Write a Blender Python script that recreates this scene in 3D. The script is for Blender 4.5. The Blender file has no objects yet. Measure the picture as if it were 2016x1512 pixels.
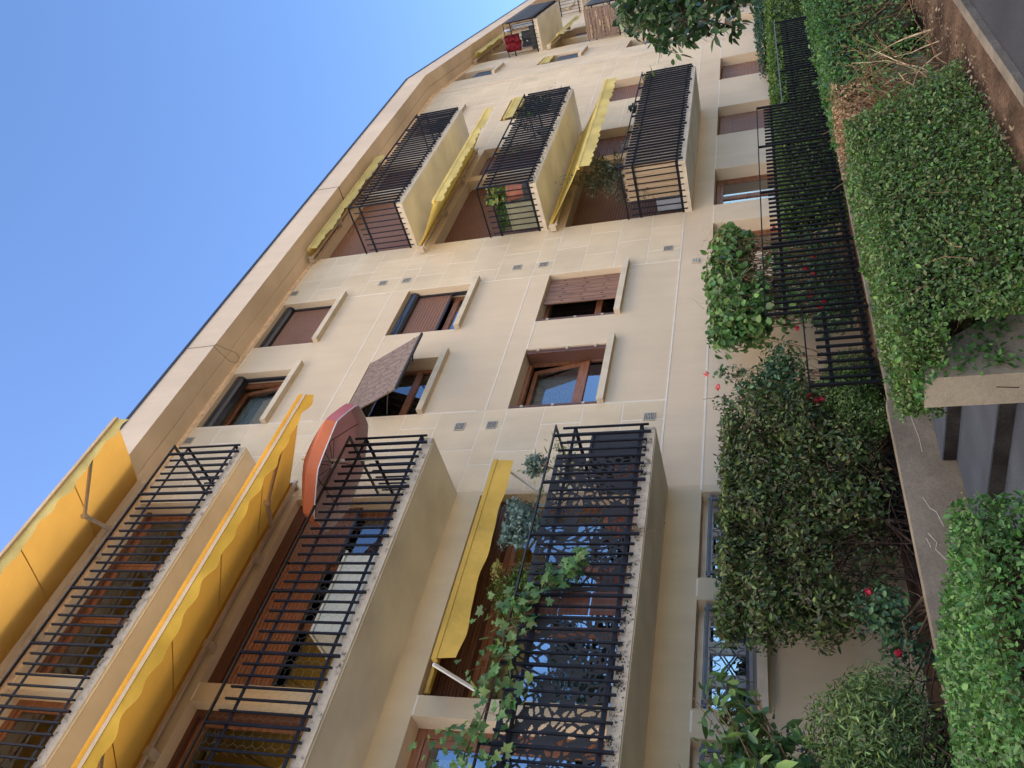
import bpy, math, random
import numpy as np
from mathutils import Vector, Matrix
rnd = random.Random(7)
NR = np.random.default_rng(11)
C = bpy.context.scene.collection
R = math.radians

# ------------------------------------------------------------------ materials
def new_mat(name):
    m = bpy.data.materials.new(name); m.use_nodes = True
    nt = m.node_tree
    return m, nt, nt.nodes, nt.links, nt.nodes['Principled BSDF']

def mat(name, col, rough=0.7, var=0.12, scale=3.0, bump=0.0, bscale=120.0, metal=0.0, spec=0.5, fine=0.0, fscale=150.0, stretch=None, attr=False, col2=None, streak=0.):
    m, nt, N, L, b = new_mat(name)
    b.inputs['Roughness'].default_value = rough; b.inputs['Metallic'].default_value = metal
    b.inputs['Specular IOR Level'].default_value = spec
    tc = N.new('ShaderNodeTexCoord'); src = tc.outputs['Object']
    if stretch:
        mp = N.new('ShaderNodeMapping'); mp.inputs['Scale'].default_value = stretch
        L.new(src, mp.inputs['Vector']); src = mp.outputs['Vector']
    n = N.new('ShaderNodeTexNoise'); n.inputs['Scale'].default_value = scale; n.inputs['Detail'].default_value = 6
    L.new(src, n.inputs['Vector'])
    rp = N.new('ShaderNodeValToRGB')
    c2 = col2 or tuple(c*(1-2*var) for c in col)
    c1 = tuple(min(1, c*(1+var)) for c in col)
    rp.color_ramp.elements[0].position = .3; rp.color_ramp.elements[1].position = .7
    rp.color_ramp.elements[0].color = (*c2, 1); rp.color_ramp.elements[1].color = (*c1, 1)
    L.new(n.outputs['Fac'], rp.inputs['Fac']); out = rp.outputs['Color']
    if fine > 0:
        n2 = N.new('ShaderNodeTexNoise'); n2.inputs['Scale'].default_value = fscale; n2.inputs['Detail'].default_value = 2
        L.new(src, n2.inputs['Vector'])
        mr = N.new('ShaderNodeMapRange'); mr.inputs['From Min'].default_value = .3; mr.inputs['From Max'].default_value = .7
        mr.inputs['To Min'].default_value = 1-fine; mr.inputs['To Max'].default_value = 1+fine
        L.new(n2.outputs['Fac'], mr.inputs['Value'])
        mx = N.new('ShaderNodeVectorMath'); mx.operation = 'SCALE'
        L.new(out, mx.inputs[0]); L.new(mr.outputs['Result'], mx.inputs['Scale']); out = mx.outputs['Vector']
    if streak > 0:
        mp2 = N.new('ShaderNodeMapping'); mp2.inputs['Scale'].default_value = (3.2, 3.2, .7); L.new(tc.outputs['Object'], mp2.inputs['Vector'])
        n4 = N.new('ShaderNodeTexNoise'); n4.inputs['Scale'].default_value = 1.0; n4.inputs['Detail'].default_value = 7; n4.inputs['Roughness'].default_value = .62; L.new(mp2.outputs['Vector'], n4.inputs['Vector'])
        n5 = N.new('ShaderNodeTexNoise'); n5.inputs['Scale'].default_value = .45; n5.inputs['Detail'].default_value = 4; L.new(tc.outputs['Object'], n5.inputs['Vector'])
        ml = N.new('ShaderNodeMath'); ml.operation = 'MULTIPLY'; L.new(n4.outputs['Fac'], ml.inputs[0]); L.new(n5.outputs['Fac'], ml.inputs[1])
        m3 = N.new('ShaderNodeMapRange'); m3.inputs['From Min'].default_value = .16; m3.inputs['From Max'].default_value = .36; m3.inputs['To Min'].default_value = 1+streak*.35; m3.inputs['To Max'].default_value = 1-streak
        L.new(ml.outputs['Value'], m3.inputs['Value'])
        mx2 = N.new('ShaderNodeVectorMath'); mx2.operation = 'SCALE'; L.new(out, mx2.inputs[0]); L.new(m3.outputs['Result'], mx2.inputs['Scale']); out = mx2.outputs['Vector']
    if attr:
        a = N.new('ShaderNodeAttribute'); a.attribute_name = 'tint'
        mm = N.new('ShaderNodeVectorMath'); mm.operation = 'MULTIPLY'
        L.new(out, mm.inputs[0]); L.new(a.outputs['Color'], mm.inputs[1]); out = mm.outputs['Vector']
    L.new(out, b.inputs['Base Color'])
    if bump > 0:
        n3 = N.new('ShaderNodeTexNoise'); n3.inputs['Scale'].default_value = bscale; n3.inputs['Detail'].default_value = 4
        L.new(src, n3.inputs['Vector'])
        bp = N.new('ShaderNodeBump'); bp.inputs['Strength'].default_value = bump; bp.inputs['Distance'].default_value = .01
        L.new(n3.outputs['Fac'], bp.inputs['Height']); L.new(bp.outputs['Normal'], b.inputs['Normal'])
    return m

def leaf_mat(name, trans=0.25, rough=0.42):
    m, nt, N, L, b = new_mat(name)
    a = N.new('ShaderNodeAttribute'); a.attribute_name = 'tint'
    b.inputs['Roughness'].default_value = rough; b.inputs['Specular IOR Level'].default_value = .4
    L.new(a.outputs['Color'], b.inputs['Base Color'])
    t = N.new('ShaderNodeBsdfTranslucent')
    hs = N.new('ShaderNodeHueSaturation'); hs.inputs['Value'].default_value = 1.5; hs.inputs['Hue'].default_value = .485
    L.new(a.outputs['Color'], hs.inputs['Color']); L.new(hs.outputs['Color'], t.inputs['Color'])
    mx = N.new('ShaderNodeMixShader'); mx.inputs[0].default_value = trans
    L.new(b.outputs['BSDF'], mx.inputs[1]); L.new(t.outputs['BSDF'], mx.inputs[2])
    L.new(mx.outputs['Shader'], N['Material Output'].inputs['Surface'])
    return m

def cloth_mat(name, col, trans=0.35, rough=.8, scale=2.0, var=.1, weave=0.35):
    m, nt, N, L, b = new_mat(name)
    b.inputs['Roughness'].default_value = rough; b.inputs['Specular IOR Level'].default_value = .2
    tc = N.new('ShaderNodeTexCoord')
    n = N.new('ShaderNodeTexNoise'); n.inputs['Scale'].default_value = scale; n.inputs['Detail'].default_value = 5
    L.new(tc.outputs['Object'], n.inputs['Vector'])
    rp = N.new('ShaderNodeValToRGB'); rp.color_ramp.elements[0].position = .3; rp.color_ramp.elements[1].position = .7
    rp.color_ramp.elements[0].color = (*[c*(1-2*var) for c in col], 1); rp.color_ramp.elements[1].color = (*[min(1, c*(1+var)) for c in col], 1)
    L.new(n.outputs['Fac'], rp.inputs['Fac']); L.new(rp.outputs['Color'], b.inputs['Base Color'])
    n3 = N.new('ShaderNodeTexNoise'); n3.inputs['Scale'].default_value = 14; n3.inputs['Detail'].default_value = 3
    L.new(tc.outputs['Object'], n3.inputs['Vector'])
    bp = N.new('ShaderNodeBump'); bp.inputs['Strength'].default_value = weave; bp.inputs['Distance'].default_value = .02
    L.new(n3.outputs['Fac'], bp.inputs['Height']); L.new(bp.outputs['Normal'], b.inputs['Normal'])
    t = N.new('ShaderNodeBsdfTranslucent'); L.new(rp.outputs['Color'], t.inputs['Color'])
    mx = N.new('ShaderNodeMixShader'); mx.inputs[0].default_value = trans
    L.new(b.outputs['BSDF'], mx.inputs[1]); L.new(t.outputs['BSDF'], mx.inputs[2])
    L.new(mx.outputs['Shader'], N['Material Output'].inputs['Surface'])
    return m

def glass_mat(name, tint=(.8, .85, .85), base=.12):
    m, nt, N, L, b = new_mat(name)
    N.remove(b)
    g = N.new('ShaderNodeBsdfGlossy'); g.inputs['Roughness'].default_value = .015; g.inputs['Color'].default_value = (.9, .95, 1, 1)
    t = N.new('ShaderNodeBsdfTransparent'); t.inputs['Color'].default_value = (*tint, 1)
    lw = N.new('ShaderNodeFresnel'); lw.inputs['IOR'].default_value = 1.55
    ad = N.new('ShaderNodeMath'); ad.operation = 'MULTIPLY_ADD'; ad.inputs[1].default_value = 1.9; ad.inputs[2].default_value = base; ad.use_clamp = True
    L.new(lw.outputs['Fac'], ad.inputs[0])
    mx = N.new('ShaderNodeMixShader'); L.new(ad.outputs['Value'], mx.inputs[0]); L.new(t.outputs['BSDF'], mx.inputs[1]); L.new(g.outputs['BSDF'], mx.inputs[2])
    L.new(mx.outputs['Shader'], N['Material Output'].inputs['Surface'])
    return m

def slab_edge_mat():
    m, nt, N, L, b = new_mat('mildewed_concrete_edge')
    b.inputs['Roughness'].default_value = .9; b.inputs['Specular IOR Level'].default_value = .15
    tc = N.new('ShaderNodeTexCoord')
    n = N.new('ShaderNodeTexNoise'); n.inputs['Scale'].default_value = 11; n.inputs['Detail'].default_value = 8; n.inputs['Roughness'].default_value = .7
    L.new(tc.outputs['Object'], n.inputs['Vector'])
    r1 = N.new('ShaderNodeValToRGB'); e = r1.color_ramp.elements
    e[0].position = .34; e[0].color = (.07, .06, .05, 1); e[1].position = .46; e[1].color = (.40, .335, .26, 1)
    e2 = e.new(.7); e2.color = (.50, .42, .33, 1)
    L.new(n.outputs['Fac'], r1.inputs['Fac']); L.new(r1.outputs['Color'], b.inputs['Base Color'])
    bp = N.new('ShaderNodeBump'); bp.inputs['Strength'].default_value = .5; bp.inputs['Distance'].default_value = .02
    L.new(n.outputs['Fac'], bp.inputs['Height']); L.new(bp.outputs['Normal'], b.inputs['Normal'])
    return m

def wood_mat(name, c1, c2, sc=(2, 2, 30), rough=.5):
    m, nt, N, L, b = new_mat(name)
    b.inputs['Roughness'].default_value = rough
    tc = N.new('ShaderNodeTexCoord'); mp = N.new('ShaderNodeMapping'); mp.inputs['Scale'].default_value = sc
    L.new(tc.outputs['Object'], mp.inputs['Vector'])
    n = N.new('ShaderNodeTexNoise'); n.inputs['Scale'].default_value = 1.5; n.inputs['Detail'].default_value = 7; n.inputs['Roughness'].default_value = .65
    L.new(mp.outputs['Vector'], n.inputs['Vector'])
    rp = N.new('ShaderNodeValToRGB'); rp.color_ramp.elements[0].position = .32; rp.color_ramp.elements[1].position = .68
    rp.color_ramp.elements[0].color = (*c1, 1); rp.color_ramp.elements[1].color = (*c2, 1)
    L.new(n.outputs['Fac'], rp.inputs['Fac']); L.new(rp.outputs['Color'], b.inputs['Base Color'])
    bp = N.new('ShaderNodeBump'); bp.inputs['Strength'].default_value = .2; bp.inputs['Distance'].default_value = .005
    L.new(n.outputs['Fac'], bp.inputs['Height']); L.new(bp.outputs['Normal'], b.inputs['Normal'])
    return m

M = {}
M['render'] = mat('beige_render', (.60, .475, .335), .92, .05, .5, .35, 160, spec=.15, fine=.06, fscale=220, streak=.07)
M['render_w'] = mat('ochre_render', (.55, .44, .30), .92, .06, .7, .4, 160, spec=.15, fine=.09, fscale=240, streak=.10)
M['stone'] = mat('limestone_panel', (.605, .485, .335), .85, .06, 1.3, .15, 90, spec=.2, fine=.04, fscale=60, attr=True, streak=.09)
M['mortar'] = mat('white_mortar', (.68, .60, .50), .9, .04, 6, .3, 120, spec=.1)
M['fascia'] = mat('cornice_paint', (.55, .445, .345), .88, .05, .6, .15, 100, spec=.15, fine=.03, streak=.08)
M['soffit'] = mat('soffit_render', (.62, .49, .345), .92, .08, 1.2, .3, 120, spec=.1, fine=.04)
M['rough'] = mat('rough_orange_render', (.66, .47, .31), .95, .14, 9, .9, 60, spec=.1)
M['flash'] = mat('roof_flashing', (.05, .055, .07), .5, .1, 3, metal=.6)
M['slab_g'] = mat('grey_underside_paint', (.72, .67, .56), .85, .10, 1.3, .1, 60, spec=.2)  # grey underside paint, lightened in place of bounced light
M['slab_u'] = mat('bounce_lit_underside_paint', (.80, .77, .69), .85, .10, 1.3, .1, 60, spec=.2)  # paler copy of the underside paint; bounced light is in its colour
M['slab_e'] = slab_edge_mat()
M['slab_c'] = mat('balcony_edge_render', (.54, .46, .36), .9, .1, 7, .4, 60, spec=.15, fine=.06, fscale=40)
M['iron'] = mat('dark_blue_grey_paint', (.008, .0085, .014), .55, .25, 9, .05, 200, spec=.2)
M['iron_r'] = mat('rusty_handrail_paint', (.016, .011, .011), .5, .3, 7, .1, 200)
M['black'] = mat('black_fence_paint', (.004, .004, .005), .6, .2, 6, .05, 200, spec=.15)
M['grille'] = mat('grey_wrought_iron', (.07, .072, .082), .5, .2, 12, .1, 200)
M['wood'] = wood_mat('varnished_window_wood', (.13, .045, .020), (.29, .115, .048), (3, 3, 18))
M['wood_d'] = wood_mat('dark_stained_wood', (.055, .020, .012), (.13, .048, .024), (1, 30, 30))
M['wood_o'] = wood_mat('orange_stained_boards', (.17, .055, .018), (.24, .085, .030), (1, 8, 40))
M['plank'] = wood_mat('weathered_shutter_planks', (.12, .058, .036), (.30, .155, .10), (28, 28, 1.3), .7)
M['plank_g'] = wood_mat('greyed_shutter_planks', (.075, .045, .037), (.27, .19, .155), (28, 28, 1.3), .75)
M['roller'] = mat('brown_roller_slats', (.215, .105, .066), .55, .06, 2, spec=.3)
M['roller_d'] = mat('dark_brown_roller_slats', (.135, .058, .036), .55, .08, 2, spec=.3)
M['roller_k'] = mat('black_roller_slats', (.014, .014, .022), .5, .1, 2, spec=.4)
M['slot'] = mat('dark_gap', (.012, .009, .008), .9, .1, 4)
M['box_k'] = mat('black_shutter_box', (.018, .019, .027), .3, .15, 3, spec=.5)
M['sill'] = mat('sill_stone', (.55, .46, .34), .85, .08, 4, .2, 80, spec=.2, fine=.04)
M['dark'] = mat('shaded_interior', (.035, .032, .03), .95, .2, 1)  # room shade put into the colour of the sheets behind the windows
M['white'] = mat('white_paint', (.78, .77, .74), .5, .04, 3)
M['cream'] = mat('cream_lacquer', (.55, .52, .41), .45, .04, 2)
M['alu'] = mat('beige_aluminium', (.50, .41, .32), .45, .08, 6, metal=.15)
M['grey'] = mat('grey_plastic', (.23, .25, .30), .5, .08, 4)
M['anth'] = mat('anthracite_sheet', (.022, .022, .026), .7, .15, 3, .05, 100)
M['olive'] = mat('olive_planter', (.22, .22, .15), .6, .1, 4)
M['terra'] = mat('terracotta', (.34, .12, .075), .8, .15, 6, .2, 80)
M['glass'] = glass_mat('window_glass')
M['glass_d'] = glass_mat('window_glass_clear', (.9, .92, .9), .05)
M['pave'] = mat('light_bounce_paving', (.42, .39, .34), .9, .12, 1.5, .3, 60)  # pale tone chosen to bounce light back at the facade
M['conc'] = mat('weathered_concrete', (.205, .172, .132), .92, .18, 2.4, .5, 70, spec=.15, fine=.12, fscale=45)
M['conc_e'] = mat('pier_concrete', (.26, .225, .175), .92, .1, 2.0, .4, 70, spec=.15, fine=.08, fscale=45)
M['step'] = mat('skylit_step_asphalt', (.046, .053, .072), .88, .15, 2.2, .5, 90, spec=.2, fine=.25, fscale=90)  # tread asphalt with the blue of the skylight mixed into its colour
M['riser'] = mat('shaded_step_riser', (.020, .018, .018), .9, .35, 3.5, .5, 80, spec=.15, fine=.3, fscale=60)  # dark riser strips; shade on the upright faces is in the colour
M['road'] = mat('asphalt', (.030, .031, .037), .9, .14, 1.2, .6, 130, spec=.2, fine=.3, fscale=160)
M['crack'] = mat('pale_crack_filler', (.46, .41, .34), .9, .1, 8)
M['kerb'] = mat('kerb_concrete', (.14, .12, .098), .9, .15, 4, .5, 70, spec=.15, fine=.12, fscale=60)
M['soil'] = mat('dry_soil', (.080, .050, .033), .97, .35, 2.5, 1.0, 26, spec=.1, fine=.35, fscale=40)
M['bark'] = mat('brown_twig_bark', (.17, .105, .062), .9, .3, 9, .3, 60, spec=.1)
M['bark_d'] = mat('dark_twig_bark', (.050, .032, .024), .9, .3, 9, .3, 60, spec=.1)
M['hedge_core'] = mat('shaded_hedge_core', (.030, .026, .014), .97, .5, 14, .9, 30, spec=.05)  # solid hedge filling; the shade inside the hedge is in its colour
M['leaf'] = leaf_mat('leaf')
M['leafm'] = leaf_mat('matt_leaf', .2, .6)
M['petal'] = leaf_mat('petal', .25, .6)
M['reed'] = wood_mat('reed_cane', (.20, .13, .075), (.50, .38, .25), (30, 30, 1), .8)
M['bamboo'] = wood_mat('weathered_bark_screen', (.10, .065, .05), (.30, .21, .165), (1.5, 1.5, 26), .85)
M['mesh'] = mat('dark_shade_net', (.025, .028, .036), .8, .15, 3, .2, 300)
M['wire'] = mat('galvanised_wire', (.27, .22, .15), .5, .1, 5, metal=.5)
M['aw_o'] = cloth_mat('orange_awning_canvas', (.60, .34, .075), .45, var=.04)
M['aw_d'] = cloth_mat('shaded_orange_awning_canvas', (.54, .285, .045), .40, var=.04)  # darker copy of the canvas; shade on the underside is in its colour
M['tape'] = cloth_mat('tan_edge_tape', (.58, .43, .27), .1)
M['aw_y'] = cloth_mat('yellow_awning_canvas', (.70, .50, .12), .45)
M['aw_yv'] = cloth_mat('faded_yellow_canvas', (.74, .60, .22), .4)
M['aw_v'] = cloth_mat('front_lit_orange_canvas', (.95, .58, .085), .6)  # brighter copy of the canvas; light from the front is in its colour
M['aw_m'] = cloth_mat('mustard_canvas', (.62, .40, .085), .3, weave=.5)
M['curt'] = cloth_mat('cream_curtain', (.78, .70, .57), .2)
M['curt_g'] = cloth_mat('golden_curtain', (.72, .54, .28), .2)
M['curt_w'] = cloth_mat('lace_curtain', (.50, .52, .46), .3, weave=.6, scale=60, var=.25)
M['blind'] = mat('sage_blind', (.26, .27, .20), .8, .06, 2)
M['venet'] = mat('pale_venetian_blind', (.48, .52, .50), .6, .05, 2)
M['par_o'] = cloth_mat('orange_parasol_cloth', (.56, .17, .085), .25)
M['par_p'] = cloth_mat('pink_parasol_cloth', (.62, .19, .20), .25)
M['par_g'] = cloth_mat('grey_parasol_lining', (.78, .70, .68), .45)
M['red'] = cloth_mat('red_laundry_cloth', (.17, .010, .018), .2, scale=9, var=.45)
M['linen'] = cloth_mat('white_laundry_cloth', (.66, .66, .74), .25)
M['vent'] = mat('vent_plastic', (.40, .36, .30), .6, .06, 5)
M['lime'] = mat('crumbling_mortar_edge', (.62, .54, .43), .95, .25, 16, 1.0, 24, spec=.1)

# ------------------------------------------------------------------ mesh builder
class MB:
    def __init__(s): s.v = []; s.f = []; s.m = []
    def poly(s, pts, m=0):
        i = len(s.v); s.v += [tuple(p) for p in pts]; s.f.append(tuple(range(i, i+len(pts)))); s.m.append(m); return s
    def hexa(s, p, m=0):   # p: 8 corners, bottom ring then top ring
        i = len(s.v); s.v += [tuple(q) for q in p]
        for f in ((0,3,2,1),(4,5,6,7),(0,1,5,4),(1,2,6,5),(2,3,7,6),(3,0,4,7)):
            s.f.append(tuple(i+k for k in f)); s.m.append(m)
        return s
    def box(s, x0, x1, y0, y1, z0, z1, m=0, me=None):
        n = len(s.m)
        s.hexa([(x0,y0,z0),(x1,y0,z0),(x1,y1,z0),(x0,y1,z0),(x0,y0,z1),(x1,y0,z1),(x1,y1,z1),(x0,y1,z1)], m)
        if me: 
            for k, v in me.items(): s.m[n+k] = v
        return s
    def bar(s, a, b, w, h, m=0, up=(0,0,1)):
        a = Vector(a); b = Vector(b); d = (b-a).normalized(); u = Vector(up)
        if abs(d.dot(u)) > .98: u = Vector((0,1,0))
        x = d.cross(u).normalized()*w/2; y = x.normalized().cross(d).normalized()*h/2
        return s.hexa([a-x-y, a+x-y, a+x+y, a-x+y, b-x-y, b+x-y, b+x+y, b-x+y], m)
    def tube(s, pts, r, n=6, m=0, taper=None):
        pts = [Vector(p) for p in pts]; k = len(pts); base = len(s.v)
        d0 = (pts[1]-pts[0]).normalized(); u = Vector((0,0,1)) if abs(d0.z) < .9 else Vector((1,0,0))
        for i, p in enumerate(pts):
            d = (pts[min(i+1,k-1)]-pts[max(i-1,0)]).normalized()
            x = d.cross(u).normalized(); y = x.cross(d); rr = r if taper is None else r+(taper-r)*i/(k-1)
            for j in range(n):
                a = 2*math.pi*j/n; q = p + (x*math.cos(a)+y*math.sin(a))*rr; s.v.append(tuple(q))
        for i in range(k-1):
            for j in range(n):
                s.f.append((base+i*n+j, base+i*n+(j+1)%n, base+(i+1)*n+(j+1)%n, base+(i+1)*n+j)); s.m.append(m)
        s.f.append(tuple(base+j for j in reversed(range(n)))); s.m.append(m)
        s.f.append(tuple(base+(k-1)*n+j for j in range(n))); s.m.append(m)
        return s
    def lathe(s, c, prof, n=20, m=0):
        base = len(s.v)
        for r, z in prof:
            for j in range(n):
                a = 2*math.pi*j/n; s.v.append((c[0]+r*math.cos(a), c[1]+r*math.sin(a), c[2]+z))
        for i in range(len(prof)-1):
            for j in range(n):
                s.f.append((base+i*n+j, base+i*n+(j+1)%n, base+(i+1)*n+(j+1)%n, base+(i+1)*n+j)); s.m.append(m)
        s.f.append(tuple(base+j for j in reversed(range(n)))); s.m.append(m)
        return s
    def grid(s, fn, nu, nv, m=0):
        base = len(s.v)
        for i in range(nu+1):
            for j in range(nv+1): s.v.append(tuple(fn(i/nu, j/nv)))
        for i in range(nu):
            for j in range(nv):
                a = base+i*(nv+1)+j; s.f.append((a, a+nv+1, a+nv+2, a+1)); s.m.append(m)
        return s
    def build(s, name, mats, parent=None, T=None, smooth=False, tint=None, solid=None):
        me = bpy.data.meshes.new(name)
        vs = s.v if T is None else [tuple(T @ Vector(v)) for v in s.v]
        if parent is not None:
            pl = parent_world(parent); vs = [(v[0]-pl[0], v[1]-pl[1], v[2]-pl[2]) for v in vs]
        me.from_pydata(vs, [], s.f)
        if not isinstance(mats, (list, tuple)): mats = [mats]
        for q in mats: me.materials.append(q)
        me.polygons.foreach_set('material_index', s.m)
        if smooth: me.polygons.foreach_set('use_smooth', [True]*len(s.f))
        if tint is not None:
            at = me.color_attributes.new('tint', 'FLOAT_COLOR', 'POINT')
            at.data.foreach_set('color', np.asarray(tint, dtype=np.float32).ravel())
        me.update()
        o = bpy.data.objects.new(name, me); C.objects.link(o)
        if parent is not None: o.parent = parent
        if solid:
            md = o.modifiers.new('thick', 'SOLIDIFY'); md.thickness = solid; md.offset = 0
        return o

def parent_world(o):
    p = Vector(o.location)
    while o.parent is not None:
        o = o.parent; p = p + Vector(o.location)
    return p

def thing(name, label, cat, loc=(0, 0, 0), group=None):
    o = bpy.data.objects.new(name, None); C.objects.link(o); o.location = loc; o.empty_display_size = .1
    return tag(o, label, cat, group)
def tag(o, label, cat, group=None, kind=None):
    if label: o['label'] = label
    if cat: o['category'] = cat
    if group: o['group'] = group
    if kind: o['kind'] = kind
    return o
def structure(o):
    o['kind'] = 'structure'; return o

# ------------------------------------------------------------------ foliage
def pal(cols, n, var=.18):
    cols = np.array(cols); w = NR.random((n, 1))
    idx = NR.integers(0, len(cols), n); jdx = NR.integers(0, len(cols), n)
    c = cols[idx]*w + cols[jdx]*(1-w)
    return np.clip(c*(1+var*NR.normal(size=(n, 1))), .004, 1)

SH_OVAL = ([(0, 0), (.40, .22), (.46, .58), (0, 1), (-.46, .58), (-.40, .22)], [(0, 1, 2, 3), (0, 3, 4, 5)])
SH_THIN = ([(0, 0), (.5, .45), (0, 1), (-.5, .45)], [(0, 1, 2), (0, 2, 3)])
SH_LOBE = ([(0, .12), (.28, -.06), (.55, .12), (.40, .30), (.62, .55), (.28, .58), (0, 1), (-.28, .58), (-.62, .55), (-.40, .30), (-.55, .12), (-.28, -.06)],
           [(0, 1, 2, 3), (0, 3, 4, 5), (0, 5, 6), (0, 6, 7), (0, 7, 8, 9), (0, 9, 10, 11)])
def leaf_mesh(name, P, Nn, size, width, cols, parent, shape=SH_OVAL, jit=.6, droop=-.2, fold=.25, mtl='leaf', svar=.3, dirs=None, var=.18, stuff=False):
    P = np.asarray(P, float); n = len(P); Nn = np.asarray(Nn, float)
    if Nn.ndim == 1: Nn = np.tile(Nn, (n, 1))
    nn = Nn + jit*NR.normal(size=(n, 3)); nn /= np.linalg.norm(nn, axis=1, keepdims=True)+1e-9
    d = NR.normal(size=(n, 3)) if dirs is None else np.asarray(dirs) + .35*NR.normal(size=(n, 3))
    d[:, 2] += droop
    d -= nn*np.sum(nn*d, 1, keepdims=True); d /= np.linalg.norm(d, axis=1, keepdims=True)+1e-9
    sd = np.cross(nn, d)
    L = size*(1+svar*NR.normal(size=(n, 1)).clip(-2, 2)); W = L*width
    pts, fcs = shape; k = len(pts)
    V = np.empty((n, k, 3))
    for i, (a, t) in enumerate(pts):
        curl = -.18*t*t
        V[:, i] = P + sd*(a*W) + d*(t*L) + nn*(abs(a)*fold*W + curl*L)
    pl = np.array(parent_world(parent)) if parent is not None else np.zeros(3)
    V = (V - pl).reshape(-1, 3)
    lv = []; ls = []; tot = 0
    per = [len(f) for f in fcs]; flat = np.concatenate([np.array(f) for f in fcs])
    idx = (np.arange(n)[:, None]*k + flat[None, :]).ravel().astype(np.int32)
    tots = np.tile(np.array(per, dtype=np.int32), n); starts = np.concatenate([[0], np.cumsum(tots)[:-1]]).astype(np.int32)
    me = bpy.data.meshes.new(name)
    me.vertices.add(n*k); me.vertices.foreach_set('co', V.astype(np.float32).ravel())
    me.loops.add(len(idx)); me.loops.foreach_set('vertex_index', idx)
    me.polygons.add(len(tots)); me.polygons.foreach_set('loop_start', starts); me.polygons.foreach_set('loop_total', tots)
    col = pal(cols, n, var)*.86
    c4 = np.ones((n, k, 4), np.float32); c4[:, :, :3] = col[:, None, :]
    at = me.color_attributes.new('tint', 'FLOAT_COLOR', 'POINT'); at.data.foreach_set('color', c4.ravel())
    me.materials.append(M[mtl]); me.update(calc_edges=True); me.validate()
    o = bpy.data.objects.new(name, me); C.objects.link(o)
    if parent is not None: o.parent = parent
    return o

def wob(P, f=3.0, seed=0.0):
    return (np.sin(P[:, 0]*f+seed)+np.sin(P[:, 1]*f*1.3+1.7+seed)+np.sin(P[:, 2]*f*1.7+.6+seed*2)+.6*np.sin((P[:, 0]+P[:, 2])*f*2.3+seed))/3.6

def ell_points(n, c, r, shell=.55, seed=0., f=4., amp=.22):
    d = NR.normal(size=(n, 3)); d /= np.linalg.norm(d, axis=1, keepdims=True)
    t = shell+(1-shell)*NR.random((n, 1))**.6
    w = 1+amp*wob(d*2.0, f*.5, seed)[:, None]
    return np.array(c)+d*np.array(r)*t*w, d

def box_points(n, b, depth=.16, faces=('f', 't', 'l', 'r', 'b'), amp=.05, seed=0., rnd_r=.1):
    x0, x1, y0, y1, z0, z1 = b
    A = {'f': (x1-x0)*(z1-z0), 'b': (x1-x0)*(z1-z0), 't': (x1-x0)*(y1-y0), 'l': (y1-y0)*(z1-z0), 'r': (y1-y0)*(z1-z0)}
    tot = sum(A[k] for k in faces); Ps = []; Ns = []
    for k in faces:
        m = int(n*A[k]/tot); u = NR.random((m, 3)); p = np.array([x0, y0, z0])+u*np.array([x1-x0, y1-y0, z1-z0])
        dd = depth*NR.random(m)**1.5
        if k == 'f': p[:, 1] = y0+dd; nv = (0, -1, .25)
        if k == 'b': p[:, 1] = y1-dd; nv = (0, 1, .25)
        if k == 't': p[:, 2] = z1-dd; nv = (0, -.1, 1)
        if k == 'l': p[:, 0] = x0+dd; nv = (-1, 0, .25)
        if k == 'r': p[:, 0] = x1-dd; nv = (1, 0, .25)
        Ps.append(p); Ns.append(np.tile(np.array(nv, float), (m, 1)))
    P = np.concatenate(Ps); Nn = np.concatenate(Ns)
    w = wob(P, 5.0, seed)*amp + wob(P, 17., seed+3)*amp*.5
    c = np.array([(x0+x1)/2, (y0+y1)/2, (z0+z1)/2]); hs = np.array([(x1-x0)/2, (y1-y0)/2, (z1-z0)/2])
    q = np.abs(P-c)/hs; e = np.sort(q, axis=1)[:, 1]
    rr = np.clip((e-(1-rnd_r/ hs.min()))/(rnd_r/hs.min()), 0, 1)**2
    P = P + Nn/np.linalg.norm(Nn, axis=1, keepdims=True)*(w-rr*.5*rnd_r)[:, None]
    return P, Nn

def twigs(mb, n, base_fn, length, r, up=(0, 0, 1), spread=.5, seg=4, m=0, wig=.25):
    for _ in range(n):
        p = Vector(base_fn()); d = (Vector(up)+spread*Vector((rnd.gauss(0, 1), rnd.gauss(0, 1), rnd.gauss(0, .6)))).normalized()
        L = length*rnd.uniform(.5, 1.2); pts = [p]
        for i in range(seg):
            d = (d+wig*Vector((rnd.gauss(0, 1), rnd.gauss(0, 1), rnd.gauss(0, .7)))).normalized()
            p = p+d*L/seg; pts.append(p)
        mb.tube(pts, r*rnd.uniform(.6, 1.3), 4, m, taper=r*.35)
    return mb
SUN_E, SUN_ANG, SKY_S, SKY_D, EXPO = 5.0, 165, .13, 0.8, 1.58
# ------------------------------------------------------------------ building
XC = 23.10; A2 = R(8.0)
T2 = Matrix.Translation((XC, 0, 0)) @ Matrix.Rotation(A2, 4, 'Z')
T1 = None
ZB = [1.46, 4.21, 6.965]            # balcony slab undersides
LINT = [3.87, 6.62, 9.345]
GZ = -1.0                            # garden level at the wall
bld = thing('apartment_building', 'long beige four storey apartment block with limestone panels, iron balconies and wooden windows', 'building', (10, 0, -1.0))

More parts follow.
